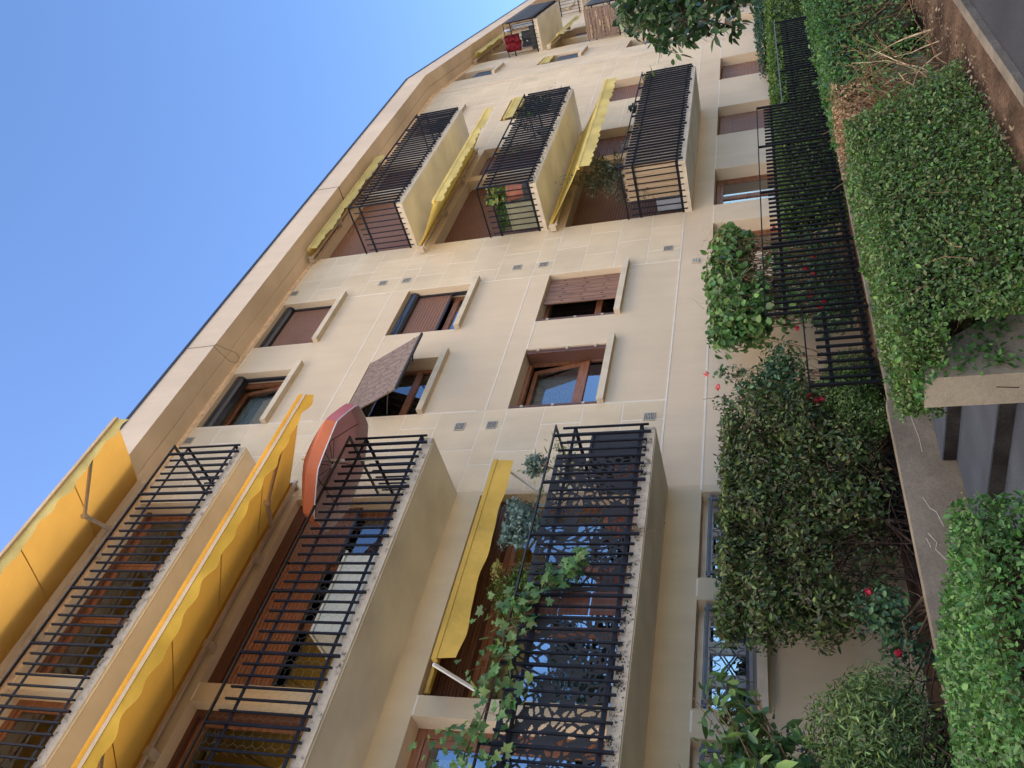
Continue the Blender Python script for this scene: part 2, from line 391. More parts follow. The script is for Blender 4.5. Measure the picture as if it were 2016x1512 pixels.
def wall(name, x0, x1, z0, z1, ops, T, mortar_zones, xs_extra=(), zs_extra=(), warm=()):
    mb = MB(); D = .25
    xs = sorted({x0, x1, *xs_extra, *[v for o in ops for v in o[:2]], *[v for q in mortar_zones+list(warm) for v in q[:2]]})
    zs = sorted({z0, z1, *zs_extra, *[v for o in ops for v in o[2:]], *[v for q in mortar_zones+list(warm) for v in q[2:]]})
    xs = [x for x in xs if x0 <= x <= x1]; zs = [z for z in zs if z0 <= z <= z1]
    ins = lambda q, x, z: q[0] < x < q[1] and q[2] < z < q[3]
    for a, b in zip(xs[:-1], xs[1:]):
        for c, d in zip(zs[:-1], zs[1:]):
            xm, zm = (a+b)/2, (c+d)/2
            if any(ins(o, xm, zm) for o in ops): continue
            m = 1 if any(ins(q, xm, zm) for q in mortar_zones) else (2 if any(ins(q, xm, zm) for q in warm) else 0)
            mb.poly([(a, 0, c), (b, 0, c), (b, 0, d), (a, 0, d)], m)
    for a, b, c, d in ops:
        mb.poly([(a, 0, c), (a, 0, d), (a, D, d), (a, D, c)], 0); mb.poly([(b, 0, c), (b, D, c), (b, D, d), (b, 0, d)], 0)
        mb.poly([(a, 0, d), (b, 0, d), (b, D, d), (a, D, d)], 0); mb.poly([(a, 0, c), (a, D, c), (b, D, c), (b, 0, c)], 0)
    # back face at the reveal depth, closed round the openings
    for a, b in zip(xs[:-1], xs[1:]):
        for c, d in zip(zs[:-1], zs[1:]):
            if any(ins(o, (a+b)/2, (c+d)/2) for o in ops): continue
            mb.poly([(a, D, c), (a, D, d), (b, D, d), (b, D, c)], 0)
    return mb.build(name, [M['render'], M['mortar'], M['render_w']], bld, T)

OPS1 = []
for k in range(3):
    z0 = ZB[k]+.13; zt = LINT[k]; zs = 2.535+2.752*k
    OPS1 += [(.9, 3.88, z0+.02, zt), (4.11, 6.93, z0+.02, zt), (8.62, 10.03, zs, zt), (10.79, 12.20, zs, zt),
             (13.90, 16.67, z0+.02, zt), (16.92, 18.38, z0+.02, zt), (20.10, 21.56, zs, zt)]
OPS1 += [(4.135, 5.36, .45, 1.06), (5.64, 6.89, .45, 1.06), (2.6, 3.85, .45, 1.06),
         (12.2, 13.33, -.1, 1.07), (14.0, 15.46, -.1, 1.08), (17.07, 18.58, -.1, 1.08), (20.27, 21.77, -.1, 1.08)]
STONE1 = [(7.0, 8.60, 1.60, 9.36), (12.22, 13.88, 1.60, 9.36), (18.40, 20.08, 1.60, 9.36), (21.58, XC, 1.60, 9.36)]
wall('facade_wall', -6, XC, -1.9, 9.5, OPS1, T1, STONE1, warm=[(-6, 7.0, -1.9, 9.5)])
SW = 1.87
OPS2 = []
for k in range(3):
    zs = 2.535+2.752*k; zt = LINT[k]; z0 = ZB[k]+.15
    OPS2 += [(SW, 3.10, zs, zt), (4.6, 5.9, z0, zt), (6.2, 8.4, z0, zt), (11.0, 12.3, zs, zt), (14.5, 16, zs, zt)]
OPS2 += [(2.3, 3.7, -.1, 1.08), (5.2, 6.6, -.1, 1.08)]
STONE2 = [(.42, SW-.02, 1.60, 9.36), (3.12, 4.58, 1.60, 9.36), (8.42, 10.98, 1.6, 9.36)]
wall('angled_facade_wall', 0, 22, -1.9, 9.5, OPS2, T2, STONE2)

def stones(name, zones, ops, T, seed):
    r = random.Random(seed); mb = MB(); tint = []
    crs = [1.60]
    for k in range(3):
        b = 3.87+2.752*k; crs += [1.60+2.752*k+q*(b-1.60-2.752*k)/4 for q in (1, 2, 3)]+[b, b+.34]
    crs = sorted({round(min(c, 9.355), 3) for c in crs}); g = .011
    for (x0, x1, z0, z1) in zones:
        W = x1-x0; mb = MB(); tint = []
        for i, (a, b) in enumerate(zip(crs[:-1], crs[1:])):
            if b-a < .06: continue
            cuts = [0, .5, 1] if i % 2 else [0, .27, .76, 1]
            if W < 1.2: cuts = [0, .62, 1] if i % 2 else [0, .38, 1]
            cuts = [0]+[c+r.uniform(-.05, .05) for c in cuts[1:-1]]+[1]
            for c, d in zip(cuts[:-1], cuts[1:]):
                xa, xb = x0+c*W+g, x0+d*W-g
                if any(o[0] < (xa+xb)/2 < o[1] and o[2] < (a+b)/2 < o[3] for o in ops): continue
                mb.box(xa, xb, -.003, .004, a+g*.8, b-g*.8)
                t = r.uniform(.965, 1.03); w = r.uniform(-.015, .02)
                tint += [(t+w*.5, t, t-w, 1)]*8
        mb.build(name, M['stone'], bld, T, tint=tint)
stones('stone_panels', STONE1, [], T1, 3)
stones('angled_stone_panels', STONE2, [], T2, 5)

# white pointed joints round the plain render fields
j = MB(); jw = .011
def hj(x0, x1, z): j.box(x0, x1, -.004, .004, z-jw, z+jw)
def vj(x, z0, z1): j.box(x-jw, x+jw, -.0045, .004, z0, z1)
hj(7.0, XC, 1.59); hj(5.40, 5.62, 1.062); hj(3.9, 4.11, 1.062); hj(6.92, 12.18, 1.065); hj(13.35, 13.98, 1.07); hj(15.48, 17.05, 1.08); hj(18.6, 20.25, 1.08); hj(21.8, XC, 1.08)
for k in range(3):
    zl = LINT[k]; zs = 2.535+2.752*k; zf = 1.59+2.752*k
    hj(3.89, 4.105, zl-.012)
    for x0, x1 in ((8.615, 8.62), (10.035, 10.785), (12.205, 12.215), (20.09, 20.098), (21.562, 21.575)): hj(x0, x1, zl-.005)
    if k < 2:
        hj(8.61, 12.21, zl+.345); hj(20.09, 21.57, zl+.345)
    for x in (8.61, 12.21, 20.09, 21.57): vj(x, zf+.012, zs-.05)
j.build('pointed_joints', M['mortar'], bld)
j = MB()
hj(0, SW, 1.59); hj(3.1, 22, 1.59); hj(0, 2.28, 1.08); hj(3.72, 5.18, 1.08)
for k in range(3):
    zs = 2.535+2.752*k; zf = 1.59+2.752*k
    for x in (SW-.01, 3.11): vj(x, zf+.012, zs-.05)
    if k < 2: hj(SW, 3.1, LINT[k]+.345)
j.build('angled_pointed_joints', M['mortar'], bld, T2)
MB().box(.20, .40, -.012, .004, -1.2, 9.36).build('expansion_joint', M['soffit'], bld, T2)

# cornice swept round the corner with a mitre
def sweep(name, prof, mats, closed=True):
    mb = MB(); path = [((-6, 0), (0, -1)), ((XC, 0), None), ((XC+22*math.cos(A2), 22*math.sin(A2)), (math.sin(A2), -math.cos(A2)))]
    mi = Vector((math.sin(A2/2), -math.cos(A2/2)))/math.cos(A2/2)
    rings = []
    for (p, n) in path:
        nv = Vector(n) if n else mi
        rings.append([(p[0]+nv.x*o, p[1]+nv.y*o, z) for o, z, m in prof])
    K = len(prof)
    for r0, r1 in zip(rings[:-1], rings[1:]):
        for i in range(K):
            mb.poly([r0[i], r0[(i+1) % K], r1[(i+1) % K], r1[i]], prof[i][2])
    return mb.build(name, mats, bld)
sweep('cornice', [(-3.0, 9.46, 1), (.26, 9.46, 1), (.262, 9.475, 1), (.285, 9.475, 1), (.287, 9.46, 1), (.62, 9.45, 0), (.62, 10.03, 0), (.56, 10.06, 0), (-3.0, 10.06, 0)][::1], [M['fascia'], M['soffit']])
sweep('roof_flashing', [(.635, 10.02, 0), (.64, 10.075, 0), (-3.0, 10.085, 0), (-3.0, 10.061, 0), (.622, 10.058, 0)], [M['flash']])
sweep('rough_frieze', [(.0, 9.365, 0), (.022, 9.37, 0), (.026, 9.458, 0), (.0, 9.459, 0)], [M['rough']])
MB().box(-6, XC+.1, 1.6, 1.7, -1.9, 9.46).build('dark_backing', M['dark'], bld)  # dark sheet added behind the windows to block light leaks
MB().box(-.2, 22, 1.6, 1.7, -1.9, 9.46).build('angled_dark_backing', M['dark'], bld, T2)
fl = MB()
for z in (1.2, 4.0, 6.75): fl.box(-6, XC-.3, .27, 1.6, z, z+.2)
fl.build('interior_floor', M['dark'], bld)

# cable drooping on the soffit
MB().tube([(10.05, -.625, 10.0), (10.06, -.628, 9.46), (10.12, -.60, 9.435), (10.2, -.45, 9.40), (10.36, -.22, 9.36), (10.45, -.05, 9.44)], .0035, 5).tube([(10.06, -.628, 9.46), (9.99, -.5, 9.34), (10.0, -.3, 9.26), (10.2, -.12, 9.32), (10.45, -.05, 9.43)], .0035, 5).build('cable', M['anth'], bld)
MB().box(16.08, 16.095, -.623, -.25, 9.445, 10.0).build('cornice_joint', M['slot'], bld)

# ---- openings
def frame(mb, x0, x1, z0, z1, y, w, d, m=0):
    mb.box(x0, x0+w, y, y+d, z0, z1, m); mb.box(x1-w, x1, y, y+d, z0, z1, m)
    mb.box(x0+w, x1-w, y+.001, y+d, z0, z0+w, m); mb.box(x0+w, x1-w, y+.001, y+d, z1-w, z1, m)
    return mb
def slats(x0, x1, z0, z1, y, pitch=.055, bul=.010):
    mb = MB(); n = max(2, int((z1-z0)/pitch)); h = (z1-z0)/n
    for i in range(n):
        a = z0+i*h
        mb.poly([(x0, y, a), (x1, y, a), (x1, y-bul, a+h*.25), (x0, y-bul, a+h*.25)], 0)
        mb.poly([(x0, y-bul, a+h*.25), (x1, y-bul, a+h*.25), (x1, y-bul, a+h*.75), (x0, y-bul, a+h*.75)], 0)
        mb.poly([(x0, y-bul, a+h*.75), (x1, y-bul, a+h*.75), (x1, y, a+h), (x0, y, a+h)], 0)
        mb.poly([(x0, y+.002, a-h*.07), (x1, y+.002, a-h*.07), (x1, y+.001, a+h*.04), (x0, y+.001, a+h*.04)], 1)
    mb.box(x0, x1, y+.004, y+.02, z0, z1, 1)
    return mb
def window(x0, x1, z0, z1, T=None, panes=(1.,), y=.25, wood='wood', fw=.065, sash=.055, curtain=None, label=None, glass='glass', curt_top=1.):
    f = frame(MB(), x0, x1, z0, z1, y, fw, .075)
    tot = sum(panes); xa = x0+fw; iw = x1-x0-2*fw; cells = []
    for i, p in enumerate(panes):
        xb = xa+iw*p/tot; cells.append((xa, xb))
        frame(f, xa+.004, xb-.004, z0+fw+.004, z1-fw-.004, y+.012, sash, .05)
        xa = xb
    w = f.build('window', M[wood], bld, T)
    if label: w['label'] = label
    for xa, xb in cells:
        MB().box(xa+sash, xb-sash, y+.036, y+.042, z0+fw+sash, z1-fw-sash).build('pane', M[glass], w, T)
        if curtain:
            def cf(u, v, xa=xa, xb=xb): return (xa+.02+(xb-xa-.04)*u, y+.085+.020*math.sin(u*(xb-xa)*48+math.sin(u*7+xa)*2+v)+.01*math.sin(u*130), z0+.06+(z1-z0-.12)*v*curt_top)
            MB().grid(cf, int(60*(xb-xa))+8, 6).build('curtain', M[curtain], w, T, smooth=True)
    return w
def sill(w, x0, x1, z, T=None):
    MB().box(x0-.01, x1+.11, -.10, .0, z-.085, z+.012).box(x0, x1, .0, .25, z+.002, z+.014).build('sill', M['sill'], w, T)
def roller(w, x0, x1, z0, z1, y, m='roller', T=None, name='roller_shutter', rails=True):
    o = slats(x0, x1, z0, z1, y).build(name, [M[m], M['slot']], w, T)
    MB().box(x0, x1, y-.014, y+.016, z0-.035, z0).build('bottom_bar', M['box_k'], w, T)
    return o
def blackbox(w, x0, x1, z1, T=None):
    mb = MB(); prof = [(.215, -.0), (.10, -.0), (.065, -.03), (.055, -.08), (.065, -.14), (.10, -.175), (.215, -.18)]
    K = len(prof)
    for i in range(K-1):
        (ya, za), (yb, zb) = prof[i], prof[i+1]
        mb.poly([(x0, ya, z1+za), (x0, yb, z1+zb), (x1, yb, z1+zb), (x1, ya, z1+za)])
    mb.poly([(x0, a, z1+b) for a, b in prof]); mb.poly([(x1, a, z1+b) for a, b in prof[::-1]])
    mb.box(x0+.12, x0+.62, .045, .062, z1-.105, z1-.06)
    mb.build('shutter_box', M['box_k'], w, T)

# middle bays: two window columns
XA, XB = (8.62, 10.03), (10.79, 12.20)
def wcol(k, X): return X[0], X[1], 2.535+2.752*k, LINT[k]
def tilt(w, xa, xb, z0, z1, y, wood='wood'):
    """inward tilted sash: leans in at the top"""
    s = MB(); L = z1-z0; t = .13
    def q(x, z, d): return (x, y+d+t*(z-z0)/L, z)
    def b(xa, xb, za, zb):
        s.hexa([q(xa, za, 0), q(xb, za, 0), q(xb, za, .05), q(xa, za, .05), q(xa, zb, 0), q(xb, zb, 0), q(xb, zb, .05), q(xa, zb, .05)])
    b(xa, xa+.07, z0, z1); b(xb-.07, xb, z0, z1); b(xa+.07, xb-.07, z0, z0+.07); b(xa+.07, xb-.07, z1-.07, z1)
    s.build('tilted_sash', M[wood], w)
    MB().poly([q(xa+.07, z0+.07, .02), q(xb-.07, z0+.07, .02), q(xb-.07, z1-.07, .02), q(xa+.07, z1-.07, .02)]).build('pane', M['glass'], w)
# first floor, near column: tilted sash, folded planks
x0, x1, z0, z1 = wcol(0, XA)
def base_window(x0, x1, z0, z1, split=.36, wood='wood', curtain=None, T=None, label=None):
    # wide upper light and narrow fixed bottom light, as in the photo
    f = frame(MB(), x0, x1, z0, z1, .25, .06, .075); zm = z0+(z1-z0)*split
    f.box(x0+.06, x1-.06, .251, .325, zm-.05, zm+.05)
    w = f.build('window', M[wood], bld, T)
    MB().box(x0+.06, x1-.06, .286, .292, z0+.06, zm-.05).build('pane', M['glass'], w, T)
    if label: w['label'] = label
    return w, zm
w, zm = base_window(x0, x1, z0, z1, .30, label='wooden window with one sash tilted inwards and folded plank shutters at both sides')
sill(w, x0, x1, z0)
tilt(w, x0+.07, x1-.09, zm+.03, z1-.06, .255)
MB().grid(lambda u, v: (x0+.1+(x1-x0-.2)*u, .50+.012*math.sin(u*40), zm+.05+(z1-zm-.1)*v), 30, 4).build('curtain', M['curt_w'], w)
for a, b, c, d in ((x1-.05, x1-.012, .02, .24), (x1-.09, x1-.054, .025, .235), (x0+.012, x0+.05, .0, .14)): MB().box(a, b, c, d, z0+.02, z1-.012).build('folded_shutter', M['wood_d'], w)
cl = MB()
for z in (z0+.22, (z0+z1)/2, z1-.2): cl.box(x1-.05, x1-.012, -.006, .018, z-.02, z+.02); cl.box(x0+.012, x0+.05, -.008, .0, z-.02, z+.02)
cl.build('shutter_clip', M['vent'], w)
# first floor, far column: planks folded across the right half
x0, x1, z0, z1 = wcol(0, XB)
w, zm = base_window(x0, x1, z0, z1, .30, label='wooden window with a plank shutter unfolded over its right half')
MB().box(x0+.06, x1-.06, .286, .292, zm+.05, z1-.06).build('pane', M['glass'], w)
sill(w, x0, x1, z0)
def plankpanel(org, ex, ez, n, name, m, parent, th=.022, slots=True, W=1., H=1.):
    mb = MB(); ex = Vector(ex); ez = Vector(ez); nrm = ex.cross(ez).normalized()*th; o = Vector(org)
    for i in range(n):
        a = o+ex*(i/n)+ex.normalized()*.006; b = o+ex*((i+1)/n)-ex.normalized()*.006
        mb.hexa([a, b, b+nrm, a+nrm, a+ez, b+ez, b+ez+nrm, a+ez+nrm], 0)
        if slots:
            for q in (.22, .5, .78):
                c = (a+b)/2+ez*(q+(.02 if i % 2 else -.02)); u = ex.normalized()*.010; v = ez.normalized()*.026
                for s in (-1, 1):
                    e = nrm*(1.06 if s > 0 else -.06)
                    mb.poly([c-u-v+e, c+u-v+e, c+u+v+e, c-u+v+e], 1)
    return mb.build(name, [M[m], M['slot']], parent)
plankpanel((x0+.60, .10, z0+.02), (x1-x0-.61, .03, 0), (0, 0, z1-z0-.03), 6, 'plank_shutter', 'plank', w)
fo = MB(); fo.box(x0+.012, x0+.05, .0, .14, z0+.02, z1-.01); fo.build('folded_shutter', M['wood_d'], w)
cl = MB()
for z in (z0+.22, (z0+z1)/2, z1-.2): cl.box(x0+.012, x0+.05, -.008, .0, z-.02, z+.02)
cl.build('shutter_clip', M['vent'], w)
# second floor, near column: top-hung plank shutter propped out
x0, x1, z0, z1 = wcol(1, XA)
w, zm = base_window(x0, x1, z0, z1, .36, label='wooden window behind a greyed plank shutter propped open like a flap')
MB().box(x0+.06, x1-.06, .286, .292, zm+.05, z1-.06).build('pane', M['glass_d'], w)
MB().grid(lambda u, v: (x0+.06+(x1-x0-.12)*u, .42+.015*math.sin(u*90), z0+.06+(z1-z0-.12)*v), 60, 4).build('curtain', M['curt_w'], w, smooth=True)
sill(w, x0, x1, z0)
plankpanel((x0+.02, .0, z1-.02), (x1-x0-.04, 0, 0), (0, -.50, -1.10), 9, 'flap_shutter', 'plank_g', w)
fr = MB(); fr.bar((x0+.02, -.505, z1-1.13), (x1-.02, -.505, z1-1.13), .04, .03)
fr.bar((x1-.04, -.44, z1-.97), (x1-.04, .02, z0+.55), .018, .018); fr.bar((x0+.04, -.44, z1-.97), (x0+.04, .02, z0+.55), .018, .018)
fr.build('shutter_stay', M['anth'], w)
# second floor, far column: black box, roller two thirds down
x0, x1, z0, z1 = wcol(1, XB)
w, zm = base_window(x0, x1, z0, z1, .30, label='wooden window with black roller box and brown roller shutter half lowered')
MB().box(x0+.06, x1-.06, .286, .292, zm+.05, z1-.06).build('pane', M['glass'], w)
sill(w, x0, x1, z0); blackbox(w, x0+.01, x1-.01, z1-.01); roller(w, x0+.03, x1-.04, 5.80, z1-.18, .17)
MB().box(x0+.2, x1-.2, .40, .41, z0+.1, z1-.3).build('curtain', M['curt'], w)
for a, b in ((x1-.045, x1-.005), (x0+.005, x0+.035)): MB().box(a, b, .13, .19, z0+.02, z1-.1).build('guide_rail', M['box_k'], w)
# third floor, near column: tilted sash, box up
x0, x1, z0, z1 = wcol(2, XA)
w, zm = base_window(x0, x1, z0, z1, .16, label='wooden window with black roller box, sash tilted inwards and pale blind')
sill(w, x0, x1, z0); blackbox(w, x0+.01, x1-.01, z1-.01); tilt(w, x0+.07, x1-.09, zm+.03, z1-.08, .255)
slats(x0+.1, x1-.1, z0+.1, z1-.15, .50, .06, .02).build('venetian_blind', [M['venet'], M['slot']], w)
MB().box(x1-.045, x1-.005, .13, .19, z0+.02, z1-.1).build('guide_rail', M['box_k'], w)
# third floor, far column: roller closed
x0, x1, z0, z1 = wcol(2, XB)
w, zm = base_window(x0, x1, z0, z1, .30, label='window with black roller box and fully closed brown roller shutter')
sill(w, x0, x1, z0); blackbox(w, x0+.01, x1-.01, z1-.01); roller(w, x0+.03, x1-.04, z0+.02, z1-.18, .17)
MB().box(x1-.045, x1-.005, .13, .19, z0+.02, z1-.1).build('guide_rail', M['box_k'], w)

# far single window column beyond the far balconies
for k in range(3):
    x0, x1, z0, z1 = 20.10, 21.56, 2.535+2.752*k, LINT[k]
    w = window(x0, x1, z0, z1, None, (1, 1)); sill(w, x0, x1, z0)
    if k == 0: roller(w, x0+.02, x1-.02, z0+.35, z1-.02, .2)
    if k == 1: roller(w, x0+.02, x1-.02, z0+.02, z0+.75, .2, 'roller_d')
    if k > 0:
        mb = MB()
        for i in range(9): mb.box(x0+.02, x1-.02, .14, .17, z0+.06+i*.085, z0+.105+i*.085)
        mb.build('slatted_guard', M['iron'], w)

# bay of the near balconies
# A third floor
w = window(4.11, 6.93, ZB[2]+.15, LINT[2], None, (1, 1, 1), curtain='curt_g', fw=.08, label='three pane wooden window with golden curtains')
MB().box(4.11, 6.93, .20, .25, LINT[2]-.07, LINT[2]-.001).build('head_board', M['wood_d'], w)
w = window(.9, 3.88, ZB[2]+.15, LINT[2], None, (1.2, 1, 1), curtain='curt_w', fw=.08, label='three pane wooden window with a white lace curtain')
# A second floor
w = window(4.11, 6.93, ZB[1]+.15, LINT[1], None, (1, 1, 1), curtain='curt', label='wide wooden window with an orange brown roller shutter half lowered')
roller(w, 4.13, 5.95, 5.81, LINT[1]-.17, .2, 'wood_o'); roller(w, 5.99, 6.91, 5.70, LINT[1]-.17, .2, 'roller')
MB().box(4.12, 6.92, .12, .25, LINT[1]-.17, LINT[1]-.001).build('shutter_box', M['wood_d'], w)
w = window(.9, 3.88, ZB[1]+.15, LINT[1]-.0, None, (1, 1, 1.2), curtain='curt', wood='wood', fw=.09, glass='glass_d', label='wooden window with long cream curtains')
MB().box(.9, 3.88, .18, .25, LINT[1]-.06, LINT[1]-.001).box(3.80, 3.879, .18, .249, ZB[1]+.15, LINT[1]-.06).build('head_board', M['wood_d'], w)
# A first floor
w = window(4.11, 6.93, ZB[0]+.15, LINT[0]-.44, None, (1.05, 1.0, 1.), label='wide wooden window under a ribbed dark wood shutter box')
MB().box(4.2, 5.0, .36, .37, 1.65, 3.4).build('blind', M['blind'], w)
hb = MB()
for i in range(11): hb.box(4.12, 6.92, .13+.004*(i % 2), .25, LINT[0]-.44+i*.04+.002, LINT[0]-.44+(i+1)*.04-.004)
hb.box(4.12, 6.92, .20, .25, LINT[0]-.44, LINT[0]); hb.box(4.115, 4.16, .12, .24, ZB[0]+.16, LINT[0]-.44)
hb.build('shutter_box', M['wood_d'], w)
w = window(.9, 3.88, ZB[0]+.15, LINT[0], None, (1, 1, 1.1), wood='wood', fw=.10, sash=.075, label='chunky varnished window with bamboo blinds')
slats(1.0, 3.65, 1.7, 3.75, .42, .03, .006).build('bamboo_blind', [M['curt'], M['blind']], w)
# C bays: rollers
lab = ['brown roller shutter fully lowered']
for k in range(3):
    z0 = ZB[k]+.15; zt = LINT[k]
    w = window(13.90, 16.67, z0, zt, None, (1, 1, 1))
    roller(w, 13.92, 16.65, z0+.02, zt-.06, .215, 'roller' if k == 2 else 'roller_d')
    w = window(16.92, 18.38, z0, zt, None, (1, 1))
    roller(w, 16.94, 18.36, z0+(.7 if k == 0 else .02), zt-.06, .215, 'roller_d')
# ground floor
def lattice(w, x0, x1, z0, z1, T=None):
    g = MB(); y = .03
    for x in (x0, x1-.03): g.box(x, x+.03, y-.015, y+.015, z0, z1)
    g.box(x0-.04, x1+.04, y-.018, y+.012, z1-.045, z1-.015); g.box(x0+.03, x1-.03, y-.018, y+.012, z0, z0+.03)
    n = 9; s = (x1-x0-.06)/n; h = (z1-z0)
    for i in range(n):
        xa = x0+.03+i*s
        for zc, sg in ((z1-.045, -1), (z0+.03, 1)):
            pts = [(xa+s*.5+s*.42*math.cos(t), y, zc+sg*(.012+s*.62*math.sin(t)*1.)) for t in [math.pi*q/8-.0 for q in range(9)]]
            pts = pts+[(xa+s*.5-s*.22, y, zc+sg*-.0)] if False else pts
            g.tube(pts, .006, 5)
    m = 4; s = (x1-x0-.06)/m; za, zb = z0+.13, z1-.15
    for i in range(m):
        xa = x0+.03+i*s
        g.bar((xa, y, za), (xa+s, y, zb), .014, .014); g.bar((xa, y+.016, zb), (xa+s, y+.016, za), .014, .014)
    g.build('scroll_grille', M['grille'], w, T)
for x0, x1 in ((4.135, 5.36), (5.64, 6.89), (2.6, 3.85)):
    w = window(x0, x1, .45, 1.06, None, (1, 1, 1), y=.20, wood='alu', fw=.06, sash=.06, label='low ground floor window behind a wrought iron scroll grille')
    lattice(w, x0+.07, x1-.08, .54, .98); sill(w, x0, x1-.1, .45)
for x0, x1, sh in ((12.2, 13.33, 0), (14.0, 15.46, 0), (17.07, 18.58, 1), (20.27, 21.77, 1)):
    w = window(x0, x1, -.1, 1.07, None, (1, 1), y=.25, wood='wood', curtain=None if sh else 'curt')
    if sh: slats(x0+.02, x1-.02, .05, 1.05, .22, .09, .004).build('wooden_shutter', [M['plank'], M['slot']], w); 
for x0, x1 in ((2.3, 3.7), (5.2, 6.6)):
    w = window(x0, x1, -.1, 1.07, T2, (1, 1)); slats(x0+.02, x1-.02, -.05, 1.05, .22, .09, .004).build('wooden_shutter', [M['plank_g'], M['slot']], w, T2)
# angled facade
for k in range(3):
    zs = 2.535+2.752*k; z0 = ZB[k]+.15; zt = LINT[k]
    w = window(SW, 3.10, zs, zt, T2, (1, 1)); sill(w, SW, 3.0, zs, T2)
    slats(SW+.02, 3.08, zs+.02, zs+.85, .07, .06, .01).build('roller_shutter', [M['roller_k'], M['slot']], w, T2)
    for a, b in ((4.6, 5.9), (6.2, 8.4)):
        w = window(a, b, z0, zt, T2, (1, 1)); roller(w, a+.02, b-.02, z0+.3, zt-.05, .215, 'roller_d', T2)
    for a, b in ((11.0, 12.3), (14.5, 16)):
        w = window(a, b, zs, zt, T2, (1, 1), curtain='curt'); sill(w, a, b, zs, T2)

# vents and the small junction plate
def ventgrille(x, z, T=None):
    v = MB().box(x-.078, x+.078, -.016, -.006, z-.078, z+.078, 0)
    for i in range(6):
        for q in range(5):
            v.box(x-.062+q*.026, x-.044+q*.026, -.0175, -.0155, z-.064+i*.022, z-.05+i*.022, 1)
    v.box(x-.008, x+.008, -.019, -.0155, z-.008, z+.008, 0)
    v.build('vent_grille', [M['vent'], M['slot']], bld, T)
for x, z in ((12.625, 1.82), (12.57, 4.06), (12.58, 4.56), (8.27, 1.795), (8.274, 4.035), (8.275, 4.527), (8.29, 6.80), (8.29, 9.28), (12.58, 6.80), (12.58, 7.3), (12.58, 9.28)): ventgrille(x, z)
pl = MB().box(12.04, 12.16, -.03, .0, 1.27, 1.39, 0)
for dx in (-.025, .02):
    for dz in (-.02, .02): pl.box(12.1+dx, 12.112+dx, -.033, -.029, 1.325+dz, 1.345+dz, 1)
pl.build('junction_plate', [M['vent'], M['slot']], bld)

# ---- balconies
def balcony(k, x0, x1, T=None, pitch=.1245, post_every=6, first_post=1, edge='slab_c', ret_l=True, ret_r=True, label=None, crumble=False):
    zb = ZB[k]; xe0, xe1 = x0+.0, x1+.0
    s = MB().box(x0, x1, -1.0, 0.001, zb, zb+.125, 1, {0: 0})
    s.box(x0+.05, x1-.05, -.965, -.955, zb-.006, zb+.001, 0)
    b = s.build('balcony', [M['slab_g' if x0 < 1 and k < 2 else 'slab_u'], M[edge]], bld, T)
    if label: b['label'] = label
    if crumble:
        def cf(u, v): 
            x = x0+(x1-x0)*u; n = .018*math.sin(x*37)+.014*math.sin(x*91+v*9)+.010*math.sin(x*211+v*31)
            return (x, -1.003-.012*math.sin(v*math.pi)-abs(n)*math.sin(v*math.pi), zb+.03+v*(.10+n*.8))
        MB().grid(cf, 420, 5).build('crumbling_edge', M['lime'], b, T)
    yh = -1.05; zh = zb+1.17
    h = MB(); h.box(x0-.02, x1+.05, yh-.018, yh+.014, zh-.012, zh+.004)
    if ret_r: h.box(x1+.012, x1+.05, yh+.02, 0, zh-.012, zh+.006)
    if ret_l: h.box(x0-.02, x0+.018, yh+.02, 0, zh-.012, zh+.006)
    h.build('handrail', M['iron_r'] if x0 < 5 else M['iron'], b, T)
    r = MB()
    for zr in (zb+.93, zb+.155):
        r.box(x0, x1+.02, yh+.018, yh+.026, zr-.018, zr+.018)
        if ret_r: r.box(x1-.004, x1+.012, yh+.03, 0, zr-.02, zr+.02)
        if ret_l: r.box(x0, x0+.016, yh+.03, 0, zr-.02, zr+.02)
    r.build('rail', M['iron'], b, T)
    ba = MB(); n = int((x1-x0)/pitch+.5); zl, zt = zb+.07, zb+1.075
    for i in range(n+1):
        x = x1-i*pitch if not (k >= 0 and x0 > 10) else x0+.03+i*pitch
        if x < x0 or x > x1+.01: continue
        if i % post_every == first_post: 
            MB().box(x-.012, x+.012, yh-.016, yh+.0172, zb+.035, zh-.012).build('post', M['iron'], b, T)
        else: ba.box(x-.009, x+.009, yh-(.016 if x0 > 2 else .008), yh+.0175, zl, zt)
    for on, xr in ((ret_r, x1+.022), (ret_l, x0-.010)):
        if on:
            for i in range(8):
                y = yh+.12+i*.121
                if y < -.03: ba.box(xr-.011, xr+.009, y-.0075, y+.0075, zl, zt)
    ba.build('balusters', M['iron'], b, T)
    return b
for k in range(3):
    balcony(k, .9, 6.97, None, .1240, 6, 1, 'slab_e', False, True, ['near first floor balcony, mildewed slab edge', 'near second floor balcony with wire netting', 'near third floor balcony, mildewed slab edge'][k])
    balcony(k, 13.87, 18.60, None, .127, 6, 0, 'slab_c', True, True, None, crumble=(k == 1))
    balcony(k, 4.47, 8.15, T2, .125, 6, 0, 'slab_c', True, True)
    balcony(k, 12.6, 17, T2, .14, 6, 0, 'slab_c', True, True)
